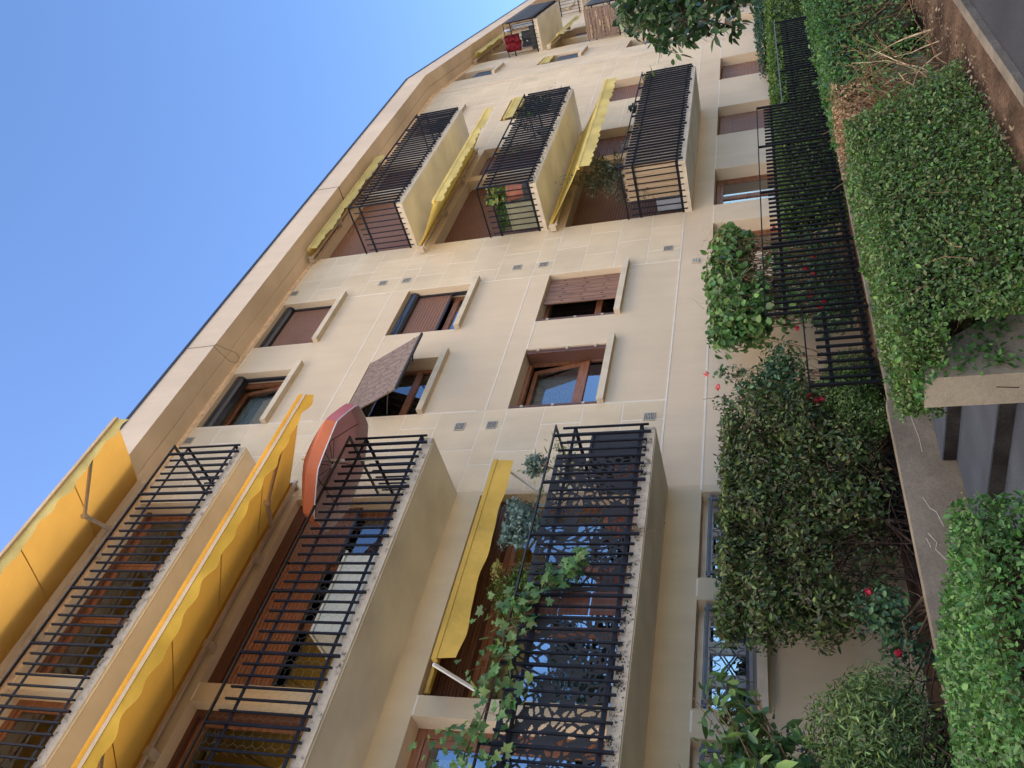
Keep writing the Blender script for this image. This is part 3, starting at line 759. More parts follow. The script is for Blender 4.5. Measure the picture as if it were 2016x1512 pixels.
# ------------------------------------------------------------------ awnings
def awning(label, x0, x1, w, f, vh, amp, per, mats, T=None, arms=(), strip=None, sag=.012, seams=1.2, roller_r=.045, group='yellow awnings over the balconies', vwave=0., backbar=True, bar='v'):
    fab, val = mats
    loc = Vector(((x0+x1)/2, w[0], w[1])); loc = loc if T is None else T @ loc
    t = thing('awning', label, 'awning', loc, group)
    L = x1-x0
    def ff(u, v):
        y = w[0]+(f[0]-w[0])*v; z = w[1]+(f[1]-w[1])*v - sag*math.sin(math.pi*v) 
        return (x0+.03+(L-.06)*u, y, z)
    mb = MB().grid(ff, max(8, int(L*6)), 8, 0)
    mb.build('canvas', M[fab], t, T, smooth=True)
    n = int(L/seams)
    for i in range(1, n+1):
        sm = MB(); u = i/(n+1); pts = [Vector(ff(u, v/6))-Vector((0, 0, .006)) for v in range(7)]
        for a, b in zip(pts[:-1], pts[1:]): sm.bar(a, b, .014, .003)
        sm.build('seam', M[fab], t, T)
    mb = MB(); mb.tube([(x0, w[0], w[1]), (x1, w[0], w[1])], roller_r, 10, 0); mb.build('roller', M[fab], t, T, smooth=True)
    if backbar:
        mb = MB(); mb.box(x0-.02, x1+.02, w[0]-.07, w[0]-.03, w[1]-.14, w[1]-.10)
        for x in (x0, x1): mb.box(x-.018, x+.018, w[0]-.05, w[0]+.09, w[1]-.10, w[1]+.02)
        m = int(L/1.3)
        for i in range(1, m): 
            x = x0+L*i/m; mb.box(x-.045, x+.045, w[0]-.075, w[0]+.09, w[1]-.16, w[1]-.08)
        mb.build('support_bar', M['alu'], t, T)
    fb = MB(); fb.box(x0, x1, f[0]-(.03 if bar == 'v' else .055), f[0]+.03, f[1]-.03, f[1]+.025)
    fb.build('front_bar', M[val] if bar == 'v' else M[bar], t, T)
    zt = f[1]-.03
    if strip:
        MB().box(x0, x1, f[0]-.028, f[0]+.022, f[1]-.03-strip, f[1]-.032).build('cover_strip', M['tape'], t, T); zt -= strip
    nu = max(24, int(L/per*14))
    def vf(u, v):
        x = x0+.01+(L-.02)*u; s = abs(math.sin(math.pi*x/per)) if vwave == 0 else .5+.5*math.sin(2*math.pi*x/per)
        return (x, f[0]-.022-.02*v*math.sin(x*5)+.012*v*math.sin(x*13), zt+(-vh+amp-amp*s)*v)
    mb = MB().grid(vf, nu, 3); mb.build('valance', M[val], t, T, smooth=True)
    for (xs, dx, de) in arms:
        a = Vector((xs, w[0]-.05, w[1]-.12)); c = Vector((xs+dx, f[0]+.03, f[1]-.02)); e = a+(c-a)*.52+Vector((de, 0, -.05))
        mb = MB(); mb.bar(a, e, .055, .035); mb.bar(e, c, .04, .028); mb.tube([e-Vector((0, 0, .04)), e+Vector((0, 0, .04))], .035, 10)
        mb.build('folding_arm', M['alu'], t, T)
    return t
awning('big orange awning fully unrolled at the top floor, right under the cornice', .6, 7.24, (-.10, 9.50), (-1.40, 9.06), .19, .04, .36, ('aw_o', 'aw_yv'), arms=((6.3, .25, -.45), (1.3, -.2, .4)), vwave=1, bar='tape')
awning('orange awning unrolled below the near third floor balcony, with a pale strip and wavy valance', .6, 7.13, (-.10, 6.78), (-1.68, 5.86), .165, .04, .36, ('aw_d', 'aw_v'), arms=((6.3, .3, -.45), (3.0, -.3, -.5)), strip=.05, vwave=1)
t = awning('small mustard drop awning hanging half open over the window of the near first floor balcony', 4.16, 6.95, (.06, 3.80), (-.58, 3.50), .235, .04, 1.05, ('aw_m', 'aw_m'), sag=.02, seams=9, backbar=False, vwave=1, roller_r=.035)
for x in (4.13, 6.97):
    MB().bar((x, -.56, 3.51), (x, -.02, 3.12), .03, .03).build('support_rod', M['white'], t)
awning('faded yellow awning just peeping out under the cornice above the far third floor balcony', 13.75, 18.25, (-.12, 9.40), (-.33, 9.33), .20, .035, .23, ('aw_y', 'aw_yv'), sag=.0, seams=9)
awning('yellow scalloped awning half unrolled over the far second floor balcony', 13.57, 18.1, (-.12, 6.80), (-1.06, 6.18), .17, .035, .23, ('aw_y', 'aw_yv'), seams=9)
awning('yellow scalloped awning half unrolled over the far first floor balcony with the olive tree', 13.76, 18.1, (-.12, 4.10), (-1.21, 3.34), .22, .035, .23, ('aw_y', 'aw_yv'), seams=9)
awning('short yellow awning tucked inside the window recess beside the far second floor balcony', 20.12, 21.54, (.05, 6.54), (-.02, 6.50), .28, .035, .23, ('aw_y', 'aw_yv'), seams=9, backbar=False, roller_r=.03)
awning('yellow awning under the cornice on the angled wing, over the balcony with red laundry', 4.45, 8.1, (-.12, 9.38), (-.35, 9.25), .20, .03, .23, ('aw_y', 'aw_yv'), T2, seams=9)
awning('yellow awning on the angled wing above the balcony with the bark screen', 4.45, 8.1, (-.12, 6.78), (-.40, 6.40), .18, .03, .23, ('aw_y', 'aw_yv'), T2, seams=9)
awning('scrap of yellow awning inside the second floor window of the angled wing', SW+.03, 3.07, (.06, 6.54), (.01, 6.50), .22, .03, .23, ('aw_y', 'aw_yv'), T2, seams=9, backbar=False, roller_r=.03)

# ------------------------------------------------------------------ parasol
pt = thing('parasol', 'orange and pink parasol with grey lining, open on the near second floor balcony', 'parasol', (6.65, -1.0, ZB[1]+.125))
nA = Vector((.06, -.31, .95)).normalized(); ap = Vector((6.62, -1.06, 5.84)); eX = Vector((1, 0, 0)); eX = (eX-nA*eX.dot(nA)).normalized(); eY = nA.cross(eX)
RR, DD = .80, .34
def cp(a, t, off=0.): # a angle, t radial 0..1
    k = a*8/(2*math.pi); fr = k-math.floor(k); sc = 1-.06*t*math.sin(math.pi*fr)
    return ap + (eX*math.cos(a)+eY*math.sin(a))*RR*t*sc - nA*(DD*t**1.35-.03*math.sin(math.pi*fr)*t*0+off)
can = MB(); lin = MB(); tr = MB()
for i in range(8):
    a0 = 2*math.pi*i/8; mi = {0: 1, 1: 1, 2: 0, 3: 0, 4: 0, 5: 0, 6: 1, 7: 1}[i]
    can.grid(lambda u, v: cp(a0+.7853*u, max(v, .02)), 8, 6, mi)
    def fl(u, v): 
        p = cp(a0+.7853*u, 1.0); o = (eX*math.cos(a0+.7853*u)+eY*math.sin(a0+.7853*u)); return p - nA*.15*v + o*(.012*v)
    can.grid(fl, 8, 2, mi)
    lin.grid(lambda u, v: cp(a0+.7853*u, max(v, .02), .010), 8, 6)
    lin.grid(lambda u, v: Vector(fl(u, v))-(eX*math.cos(a0+.7853*u)+eY*math.sin(a0+.7853*u))*.008, 8, 2)
    ps = [fl(u/8, 1) for u in range(9)]
    for p, q in zip(ps[:-1], ps[1:]): tr.bar(p, q, .012, .012)
c_ = can.build('canopy', [M['par_o'], M['par_p']], pt, smooth=True); lin.build('lining', M['par_g'], c_, smooth=True); tr.build('trim', M['linen'], c_)
for i in range(8):
    a = 2*math.pi*i/8; rb = MB(); rb.tube([cp(a, .02, .02), cp(a, .5, .02), cp(a, .99, .02)], .005, 5); rb.tube([cp(a, .55, .02), ap-nA*.36], .004, 5); rb.build('rib', M['anth'], pt)
po = MB(); po.tube([(6.647, -.985, ZB[1]+.13), (6.647, -.985, 5.35), tuple(ap-nA*.0)], .017, 10); po.lathe(tuple(ap-nA*.38), [(.03, 0), (.03, .05), (.02, .06)], 10); po.build('pole', M['white'], pt)
MB().lathe(tuple(ap), [(.02, 0), (.012, .05), (.004, .08)], 8).build('finial', M['white'], pt)

# ------------------------------------------------------------------ near second floor balcony: cabinet and netting
cb = thing('storage_cabinet', 'cream lacquered storage cabinet behind the netting of the near second floor balcony', 'cabinet', (4.75, -.7, ZB[1]+.125))
zc = 4.77
MB().box(4.19, 5.22, -.93, -.50, ZB[1]+.15, zc-.03).build('body', M['cream'], cb); MB().box(4.17, 5.24, -.95, -.48, zc-.028, zc).build('lid', M['cream'], cb)
for x in (4.705,): MB().box(x-.003, x+.003, -.934, -.929, ZB[1]+.18, zc-.06).build('door_gap', M['slot'], cb)
hx = MB(); cs = .058; zb0, zb1 = ZB[1]+.12, ZB[1]+1.13
nx = int((6.25-2.9)/(cs*1.5)); nz = int((zb1-zb0)/(cs*.866*2))
yw = -1.022
for i in range(nx):
    for q in range(nz):
        cx = 2.9+i*cs*1.5; cz = zb0+.05+q*cs*1.732+(cs*.866 if i % 2 else 0)
        jx, jz = rnd.uniform(-.004, .004), rnd.uniform(-.004, .004)
        P = [(cx+cs*math.cos(math.pi/3*k)+jx, yw, cz+cs*math.sin(math.pi/3*k)+jz) for k in range(4)]
        for a, b in zip(P[:-1], P[1:]): hx.bar(a, b, .0014, .0014)
tag(hx.build('wire_netting', M['wire']), 'hexagonal chicken wire netting tied inside the near second floor balcony railing', 'netting')

# ------------------------------------------------------------------ near first floor balcony: cut screens, boxes
def cut_screen(x0, x1, z0, z1, y, seed, label):
    r = np.random.default_rng(seed); W, H = x1-x0, z1-z0; res = .0085
    nx, nz = int(W/res), int(H/res); N = int(W*H*230)
    S = np.stack([r.random(N)*W*1.2-.1*W, r.random(N)*H*1.2-.1*H], 1)
    gx, gz = np.meshgrid((np.arange(nx)+.5)*W/nx, (np.arange(nz)+.5)*H/nz, indexing='ij')
    ang = .9*np.sin(gx*3.1+seed)+.7*np.cos(gz*4.3+seed*2)
    d1 = np.full(gx.shape, 9.); d2 = np.full(gx.shape, 9.)
    ca, sa = np.cos(ang), np.sin(ang)
    for s in S:
        ux, uz = gx-s[0], gz-s[1]; a = (ux*ca+uz*sa)*.62; b = -ux*sa+uz*ca
        d = np.sqrt(a*a+b*b); m = d < d1
        d2 = np.where(m, d1, np.minimum(d2, d)); d1 = np.where(m, d, d1)
    solid = (d2-d1 < .0155) | (gx < .055) | (gx > W-.055) | (gz < .055) | (gz > H-.055)
    vid = -np.ones((nx+1, nz+1), int); mb = MB()
    ii, kk = np.nonzero(solid)
    for i, k in zip(ii.tolist(), kk.tolist()):
        q = []
        for a, b in ((i, k), (i+1, k), (i+1, k+1), (i, k+1)):
            if vid[a, b] < 0: vid[a, b] = len(mb.v); mb.v.append((x0+a*W/nx, y, z0+b*H/nz))
            q.append(int(vid[a, b]))
        mb.f.append(tuple(q)); mb.m.append(0)
    return tag(mb.build('privacy_screen', M['anth'], solid=.004), label, 'screen', 'cut metal privacy screens on the near first floor balcony')
cut_screen(4.70, 6.58, 1.60, 2.56, -.998, 3, 'anthracite cut-out privacy screen between the dark locker and the wooden board')
cut_screen(2.3, 4.42, 1.60, 2.54, -.998, 8, 'anthracite cut-out privacy screen beyond the wooden board, behind the grape vine')
bx = thing('wooden_board', 'dark wooden board filling the gap between the two cut-out screens', 'board', (4.56, -.99, 1.6))
for i in range(3): MB().box(4.44, 4.69, -1.0, -.985, 1.60+i*.30, 1.60+i*.30+.285).build('plank', M['wood_d'], bx)
bx = thing('balcony_locker', 'dark grey locker standing in the far corner of the near first floor balcony', 'locker', (6.75, -.6, ZB[0]+.125))
MB().box(6.60, 6.95, -.95, -.30, 1.60, 2.17).build('body', M['anth'], bx); MB().box(6.58, 6.96, -.97, -.28, 2.172, 2.20).build('lid', M['anth'], bx); MB().box(6.585, 6.60, -.64, -.61, 1.62, 2.17).build('door_edge', M['slot'], bx)

def potted(name, label, cat, c, pot_r, pot_h, pot_m='terra', group=None, loc_z=None):
    t = thing(name, label, cat, c, group)
    MB().lathe(c, [(pot_r*.72, 0), (pot_r, pot_h), (pot_r*1.08, pot_h), (pot_r*1.08, pot_h+.03), (pot_r*.9, pot_h+.03), (pot_r*.88, pot_h-.02)], 18).build('pot', M[pot_m], t)
    MB().lathe((c[0], c[1], c[2]+pot_h-.03), [(pot_r*.88, 0), (.001, .012)], 18).build('soil', M['soil'], t)
    return t
zf = ZB[0]+.125
EUC = [(.10, .17, .15), (.17, .25, .22), (.07, .12, .10)]
# eucalyptus pots
t = potted('potted_eucalyptus', 'small round blue grey eucalyptus in a pot beside the dark locker', 'plant', (6.40, -.80, zf), .14, .26)
tw = MB(); tw.tube([(6.40, -.8, zf+.25), (6.42, -.82, 2.4), (6.52, -.92, 2.78)], .008, 5); twigs(tw, 14, lambda: (6.48, -.9, 2.66), .22, .004, (0, 0, 1), .8); tw.build('stem', M['bark'], t)
P, Nn = ell_points(420, (6.50, -.92, 2.83), (.15, .13, .13), .2); leaf_mesh('foliage', P, Nn, .045, .55, EUC, t, jit=1.0, mtl='leafm')
t = potted('potted_eucalyptus', 'bushier blue grey eucalyptus leaning over the balcony rail near the mustard awning', 'plant', (5.80, -.70, zf), .17, .30)
tw = MB(); tw.tube([(5.8, -.7, zf+.28), (5.78, -.72, 2.3), (5.74, -.78, 2.8)], .011, 5); twigs(tw, 26, lambda: (5.76, -.76, 2.6), .38, .004, (0, -.1, 1), .9); tw.build('stem', M['bark'], t)
Ps = []; Ns = []
for c, r, n in (((5.74, -.80, 2.84), (.30, .20, .20), 900), ((5.50, -.84, 2.96), (.14, .10, .10), 220), ((5.98, -.8, 3.0), (.13, .1, .12), 200), ((5.62, -.9, 2.66), (.14, .1, .13), 240), ((5.42, -.88, 2.80), (.08, .07, .09), 90)):
    p, q = ell_points(n, c, r, .15); Ps.append(p); Ns.append(q)
leaf_mesh('foliage', np.concatenate(Ps), np.concatenate(Ns), .05, .5, EUC, t, jit=1.0, mtl='leafm')
# bamboo
t = potted('potted_bamboo', 'feathery light green bamboo in a pot behind the locker on the near first floor balcony', 'plant', (6.78, -.16, zf), .11, .22)
tw = MB(); Ps = []; Ds = []
for i in range(14):
    a = rnd.uniform(-.5, .4); e = Vector((6.72+a*.7+rnd.uniform(-.1, .1), -.75+rnd.uniform(-.2, .45), rnd.uniform(2.45, 3.0)))
    b = Vector((6.78, -.16, zf+.22)); m_ = (b+e)/2+Vector((.05, .05, .35)); pts = [b+(m_-b)*q*2 if q < .5 else m_+(e-m_)*(q-.5)*2 for q in (0, .25, .5, .75, 1)]
    tw.tube(pts, .005, 4, 0, .002)
    for _ in range(24):
        q = rnd.uniform(.35, 1); p = m_+(e-m_)*q; Ps.append(p+Vector((rnd.gauss(0, .03), rnd.gauss(0, .03), rnd.gauss(0, .03)))); Ds.append(((e-m_).normalized()+Vector((rnd.gauss(0, .5), rnd.gauss(0, .5), -.4))))
tw.build('cane', M['bark'], t); leaf_mesh('foliage', Ps, (0, 0, 1), .095, .13, [(.13, .20, .03), (.20, .27, .05), (.08, .14, .02)], t, SH_THIN, .8, -.3, dirs=Ds)
# conifer
t = potted('potted_conifer', 'dense bright green conifer standing behind the rail next to the grape vine', 'plant', (5.0, -.62, zf), .18, .30)
MB().tube([(5.0, -.62, zf+.28), (5.0, -.62, 3.0)], .02, 6, 0, .005).build('trunk', M['bark_d'], t)
P, Nn = ell_points(5200, (4.92, -.64, 2.62), (.34, .26, .44), .45, 2., 7, .3); Nn[:, 2] += .6
leaf_mesh('foliage', P, Nn, .042, .35, [(.045, .105, .018), (.075, .15, .03), (.03, .07, .014), (.13, .17, .03)], t, SH_THIN, .7, .5)
P, Nn = ell_points(160, (5.12, -.75, 3.02), (.12, .10, .07), .3); leaf_mesh('young_shoots', P, Nn, .035, .5, [(.30, .24, .05), (.2, .2, .05)], t)
# grape vine creeping along the handrail
t = thing('grape_vine', 'grape vine with lobed leaves creeping along the handrail of the near first floor balcony', 'vine', (3.6, -1.05, zf))
path = [Vector(p) for p in ((2.2, -1.05, 2.55), (2.6, -1.06, 2.62), (3.0, -1.08, 2.72), (3.35, -1.09, 2.64), (3.75, -1.08, 2.60), (4.1, -1.1, 2.62), (4.4, -1.1, 2.62), (4.62, -1.11, 2.38), (4.75, -1.13, 2.12), (5.0, -1.14, 1.98))]
def along(path, q):
    q *= len(path)-1; i = min(int(q), len(path)-2); return path[i]+(path[i+1]-path[i])*(q-i)
tw = MB(); tw.tube(path, .008, 5, 0, .003); Ps = []; Ns = []; S_ = []
tw.tube([(2.2, -.6, zf), (2.2, -1.0, 2.4), (2.2, -1.05, 2.55)], .012, 5)
for i in range(300):
    q = rnd.random()**.95; p = along(path, q); s = .13 if q < .72 else .08
    e = p+Vector((rnd.gauss(0, .06), rnd.gauss(-.05, .05), rnd.gauss(.0, s*(1.0 if q < .7 else .35)))); Ps.append(e); Ns.append((rnd.gauss(0, .3), -1, .45))
    if i % 2: tw.tube([p, (p+e)/2+Vector((0, -.02, .02)), e], .002, 3)
for c in ((2.75, -1.12, 2.92), (3.1, -1.1, 2.95), (3.0, -1.1, 2.42), (3.5, -1.12, 2.40)):
    for _ in range(9): Ps.append(Vector(c)+Vector((rnd.gauss(0, .08), rnd.gauss(0, .04), rnd.gauss(0, .08)))); Ns.append((rnd.gauss(0, .3), -1, .45))
tw.build('stem', M['bark'], t)
leaf_mesh('foliage', Ps, Ns, .080, .95, [(.055, .15, .040), (.075, .19, .045), (.04, .11, .035), (.14, .22, .05)], t, SH_LOBE, .35, -.7, .15, svar=.28)
# dry weed hanging from the slab edge, moss tufts at the bar feet
P = []; 
for _ in range(26): P.append((5.42+rnd.gauss(0, .03), -1.03+rnd.uniform(-.03, .02), 1.50-abs(rnd.gauss(0, .10))))
t = thing('dry_weed', 'dry weed dangling from the slab edge of the near first floor balcony', 'weed', (5.42, -1.0, 1.56))
tw = MB(); twigs(tw, 16, lambda: (5.42+rnd.uniform(-.02, .02), -1.01, 1.58), .22, .002, (0, -.4, -1), .35); tw.build('stalk', M['bark'], t); leaf_mesh('foliage', P, (0, -1, 0), .025, .4, [(.16, .09, .05), (.10, .06, .03)], t)
Ps = []; Ns = []
for i in range(34):
    x = 6.72-i*.124; k_ = int(max(0, rnd.gauss(14, 16)))
    for _ in range(k_): Ps.append((x+rnd.gauss(0, .022), -1.004-rnd.random()*.012, 1.545+rnd.gauss(0, .022))); Ns.append((0, -1, .3))
for i in range(26):
    x = 4.6-i*.09
    for _ in range(10): Ps.append((x+rnd.gauss(0, .03), -1.003, 1.53+rnd.gauss(0, .03))); Ns.append((0, -1, .3))
tag(leaf_mesh('moss', Ps, Ns, .016, .8, [(.018, .014, .008), (.04, .03, .014), (.022, .03, .010)], None, mtl='leafm'), 'dark moss growing at the bar feet along the slab edge of the near first floor balcony', 'moss', kind='stuff')

# ------------------------------------------------------------------ far balconies: plants, reed mat
t = thing('reed_screen', 'reed cane mat tied inside the railing of the far first floor balcony', 'screen', (16.2, -1.0, zf))
mb = MB(); x = 13.93
while x < 18.45: mb.box(x, x+.016, -1.012-rnd.uniform(0, .006), -1.0, 1.62, 2.56+rnd.uniform(-.02, .02)); x += .0175
mb.build('front_mat', M['reed'], t)
mb = MB(); y = -.98
while y < -.36: mb.box(13.895, 13.91+rnd.uniform(0, .006), y, y+.016, 1.64, 2.57+rnd.uniform(-.03, .03)); y += .0175
mb.build('end_mat', M['reed'], t)
t = thing('grey_box', 'grey box at the wall end of the far first floor balcony', 'box', (14.05, -.15, zf)); MB().box(13.96, 14.3, -.28, -.03, zf+.01, 2.05).build('body', M['grey'], t); MB().box(13.95, 14.31, -.29, -.02, 2.052, 2.08).build('lid', M['grey'], t)
OLV = [(.085, .105, .07), (.13, .15, .105), (.05, .066, .042), (.10, .12, .06)]
t = potted('olive_tree', 'straggly grey green olive tree arching out of the far first floor balcony', 'tree', (14.75, -.55, zf), .2, .35)
tw = MB(); tw.tube([(14.75, -.55, zf+.3), (14.8, -.55, 2.3), (14.95, -.6, 2.65)], .022, 6, 0, .014); Ps = []; Ds = []
for i in range(52):
    b = Vector((14.9+rnd.uniform(-.1, .1), -.58, rnd.uniform(2.35, 2.7))); a = rnd.uniform(0, 6.28)
    e = Vector((14.5+rnd.gauss(0, .50), -.62+rnd.gauss(0, .22), 3.06+rnd.gauss(0, .27))); m_ = (b+e)/2+Vector((0, 0, .18)); pts = [b, b+(m_-b)*.6, m_, m_+(e-m_)*.55+Vector((0, 0, -.02)), e]
    tw.tube(pts, .006, 4, 0, .002)
    for _ in range(48):
        q = rnd.uniform(0, 1.08); p = m_+(e-m_)*q; Ps.append(p+Vector([rnd.gauss(0, .045) for _ in range(3)])); Ds.append((e-m_).normalized()+Vector([rnd.gauss(0, .6) for _ in range(3)]))
tw.build('branch', M['bark'], t); leaf_mesh('foliage', Ps, (0, 0, 1), .075, .26, OLV, t, SH_THIN, .9, -.2, dirs=Ds, mtl='leafm')
def tuft(label, c, h, n, cols, wid=.05, spread=.5, group=None, name='potted_grass'):
    t = potted(name, label, 'plant', (c[0], c[1], c[2]), .11, .7, 'olive', group)
    z = c[2]+.68; Ds = [(rnd.gauss(0, spread), rnd.gauss(0, spread), 1) for _ in range(n)]
    leaf_mesh('foliage', [(c[0]+rnd.gauss(0, .03), c[1]+rnd.gauss(0, .03), z) for _ in range(n)], (0, -1, .2), h, wid, cols, t, SH_THIN, .9, 0, dirs=Ds); return t
tuft('tuft of yellow green ornamental grass above the rail, middle of the far first floor balcony', (15.45, -.8, zf), .36, 130, [(.20, .19, .05), (.30, .27, .10)], .02)
tuft('dark green spiky potted plant above the rail of the far first floor balcony', (16.3, -.8, zf), .30, 90, [(.03, .07, .04), (.05, .09, .05)], .04)
tuft('fresh green potted plant at the farthest corner of the far first floor balcony', (18.3, -.78, zf), .34, 80, [(.07, .15, .03), (.10, .2, .04)], .10)
t = potted('flower_pot', 'pale flowering plant in a pot behind the rail of the far first floor balcony', 'plant', (15.25, -.85, zf), .12, .68, 'olive'); P, Nn = ell_points(160, (15.25, -.86, 2.68), (.14, .12, .14), .2); leaf_mesh('foliage', P, Nn, .03, .6, [(.10, .13, .07), (.32, .31, .25)], t)
P, Nn = ell_points(120, (17.0, -.9, 2.66), (.10, .1, .16), .2); t = potted('potted_succulent', 'dark leafy plant behind the rail of the far first floor balcony', 'plant', (17.0, -.85, zf), .12, .7, 'olive'); leaf_mesh('foliage', P, Nn, .07, .6, [(.02, .035, .02), (.03, .05, .03)], t)
z2 = ZB[1]+.125
t = thing('olive_planter', 'olive green planter box with clipped green hedge on the far second floor balcony', 'planter', (14.1, -.35, z2))
MB().box(13.94, 14.28, -.62, -.06, z2+.01, 4.90).build('body', M['olive'], t); MB().box(13.93, 14.29, -.63, -.05, 4.88, 4.915).build('rim', M['olive'], t)
P, Nn = box_points(900, (13.93, 14.2, -.60, -.05, 4.92, 5.16), .1, ('f', 't', 'l', 'r')); leaf_mesh('foliage', P, Nn, .04, .6, [(.05, .15, .03), (.08, .2, .035), (.03, .1, .02)], t)
t = potted('potted_lemon', 'young lemon tree with broad leaves in a terracotta pot on the far second floor balcony', 'plant', (14.06, -.80, z2+.18), .16, .28)
MB().box(13.92, 14.2, -.94, -.66, z2+.005, z2+.178).build('pot_stand', M['anth'], t)
tw = MB(); tw.tube([(14.06, -.8, z2+.42), (14.05, -.82, 4.95), (14.0, -.85, 5.2)], .01, 5); twigs(tw, 18, lambda: (14.05, -.82, 4.92), .4, .004, (0, 0, 1), .9); tw.build('stem', M['bark'], t)
P, Nn = ell_points(190, (14.0, -.82, 5.06), (.28, .16, .26), .2); leaf_mesh('foliage', P, Nn, .10, .48, [(.07, .17, .03), (.12, .24, .04), (.22, .25, .06)], t, jit=.9)
CLM = [(.04, .09, .025), (.07, .13, .035), (.025, .06, .02)]
t = potted('climbing_plant', 'scrambling plant with pale stems behind the railing of the far second floor balcony', 'plant', (16.6, -.82, z2), .15, .25, 'olive')
tw = MB(); Ps = []
for i in range(13):
    b = (16.6+rnd.uniform(-.1, .1), -.85, z2+.25); e = Vector((17.2+rnd.gauss(0, .85), -.98+rnd.uniform(-.12, .1), rnd.uniform(4.7, 5.42))); m_ = (Vector(b)+e)/2+Vector((0, 0, .2)); tw.tube([b, m_, e], .005, 4, 0, .002)
    for _ in range(34): q = rnd.uniform(.2, 1.05); p = m_+(e-m_)*q; Ps.append(p+Vector([rnd.gauss(0, .07) for _ in range(3)]))
tw.build('stem', M['bark'], t); leaf_mesh('foliage', Ps, (0, -1, .4), .055, .45, CLM, t, jit=.9)
t = potted('potted_shrub', 'bushy green shrub above the rail end of the far second floor balcony', 'plant', (18.25, -.75, z2), .16, .3, 'olive'); P, Nn = ell_points(420, (18.2, -.86, 5.05), (.34, .2, .30), .2); leaf_mesh('foliage', P, Nn, .06, .35, CLM, t, jit=.9)
tw = MB(); twigs(tw, 12, lambda: (18.25, -.78, z2+.32), .7, .005, (0, -.05, 1), .3); tw.build('stem', M['bark'], t)

# ------------------------------------------------------------------ angled wing: nets, laundry, bark screen
def P2(s, o, z): return tuple(T2 @ Vector((s, -o, z)))
n3 = tag(MB().grid(lambda u, v: (4.40+3.82*u, -1.085+.012*math.sin(u*60), ZB[2]+.10+1.02*v), 60, 4).build('shade_net', M['mesh'], None, T2, smooth=True, solid=.004), 'dark shade net stretched along the railing of the top balcony with the red laundry', 'net', 'shade nets on the angled wing')
tag(MB().grid(lambda u, v: (4.40+3.82*u, -1.085+.012*math.sin(u*60), ZB[1]+.10+1.02*v), 60, 4).build('shade_net', M['mesh'], None, T2, smooth=True, solid=.004), 'dark shade net along the railing of the balcony with the bark screen', 'net', 'shade nets on the angled wing')
t = thing('laundry_blanket', 'dark red patterned blanket hung over the rail end on the angled wing', 'laundry', P2(4.5, .45, 8.1))
def bl(u, v, s=1): 
    y = -.68+.50*u; a = v*2-1
    return (4.435+.03*math.sin(u*14)+(-.02 if a < 0 else .02)-.02*math.cos(a*1.5), y+.02*math.sin(a*5), 8.16-abs(a)*.52+.02*math.sin(u*9))
MB().grid(bl, 22, 24).build('cloth', M['red'], t, T2, smooth=True, solid=.012)
t = thing('drying_rack', 'drying rack with pale and black washing behind the red blanket', 'drying rack', P2(4.8, .5, 7.1))
mb = MB()
for s in (4.6, 5.3): mb.bar((s, -.75, 7.12), (s, -.15, 7.95), .02, .02); mb.bar((s, -.15, 7.12), (s, -.75, 7.95), .02, .02)
for i in range(6): mb.bar((4.6, -.75+.12*i, 7.95), (5.3, -.75+.12*i, 7.95), .01, .01)
mb.build('frame', M['white'], t, T2)
MB().grid(lambda u, v: (4.62+.6*u, -.80+.02*math.sin(u*9), 8.25-.35*v), 12, 4).build('white_sheet', M['linen'], t, T2, smooth=True, solid=.006)
MB().grid(lambda u, v: (4.56+.04*math.sin(u*12), -.72+.5*u, 7.6-.42*v), 12, 4).build('black_cloth', M['mesh'], t, T2, smooth=True, solid=.006)
t = thing('dark_panel', 'dark insulated panel standing on edge at the balcony floor below the red blanket', 'panel', P2(4.55, .75, 7.1)); MB().box(4.50, 4.60, -.98, -.84, 7.10, 7.85).box(4.50, 4.60, -.84, -.10, 7.1, 7.30).build('board', M['anth'], t, T2); MB().box(4.495, 4.50, -.97, -.85, 7.12, 7.83).build('facing', M['grey'], t, T2)
t = thing('bark_screen', 'weathered bark screen on the side railing of the angled wing balcony', 'screen', P2(4.45, .5, 4.35))
mb = MB(); z = 4.40
while z < 5.42: h = rnd.uniform(.03, .07); mb.box(4.44+rnd.uniform(-.012, .012), 4.475, -.98, -.05, z, z+h-.006); z += h
mb.build('slat', M['bamboo'], t, T2)
mb = MB()
for i in range(9): zz = rnd.uniform(4.5, 5.3); yy = rnd.uniform(-.9, -.35); mb.box(4.415, 4.43, yy, yy+rnd.uniform(.15, .4), zz, zz+rnd.uniform(.02, .05))
mb.build('loose_strip', M['reed'], t, T2)
# ------------------------------------------------------------------ ground, road, kerb, steps, walls
GR = -1.62
structure(MB().grid(lambda u, v: (-14+60*u, -4.60+3.1*v if v > 0 else -4.60, GR-.01+(.06*math.sin(u*190)*math.sin(v*5)+.03*math.sin(u*410))*min(1, v*2)*(1 if v < .62 else 0)+.10*min(1, v*2.2)), 300, 18).build('soil', M['soil'], smooth=True))
structure(MB().box(-60, 90, -60, 60, GR-.25, GR-.10).build('ground', M['soil']))
structure(MB().box(-60, 90, -8.6, -4.69, GR-.12, GR-.045).build('road', M['road']))
structure(MB().box(-60, 90, -60, -8.6, GR-.11, GR+.05).build('bounce_pavement', M['pave']))  # unseen far pavement, made wide and pale to bounce light
kb = MB(); x = -14
while x < 46: kb.box(x+.004, x+.996, -4.69, -4.60, GR-.2, GR+.012+rnd.uniform(-.004, .004)); x += 1.0
structure(kb.build('kerb', M['kerb']))
structure(MB().box(-6, 30, -1.38, .0, -1.9, -.97).build('garden_bed', M['soil']))
st = MB()
ed = [(1.05, -1.71), (2.0, -1.705), (2.95, -1.59), (3.89, -1.473), (4.83, -1.357), (5.78, -1.241), (6.72, -1.125), (7.66, -1.01), (30, -1.01)]
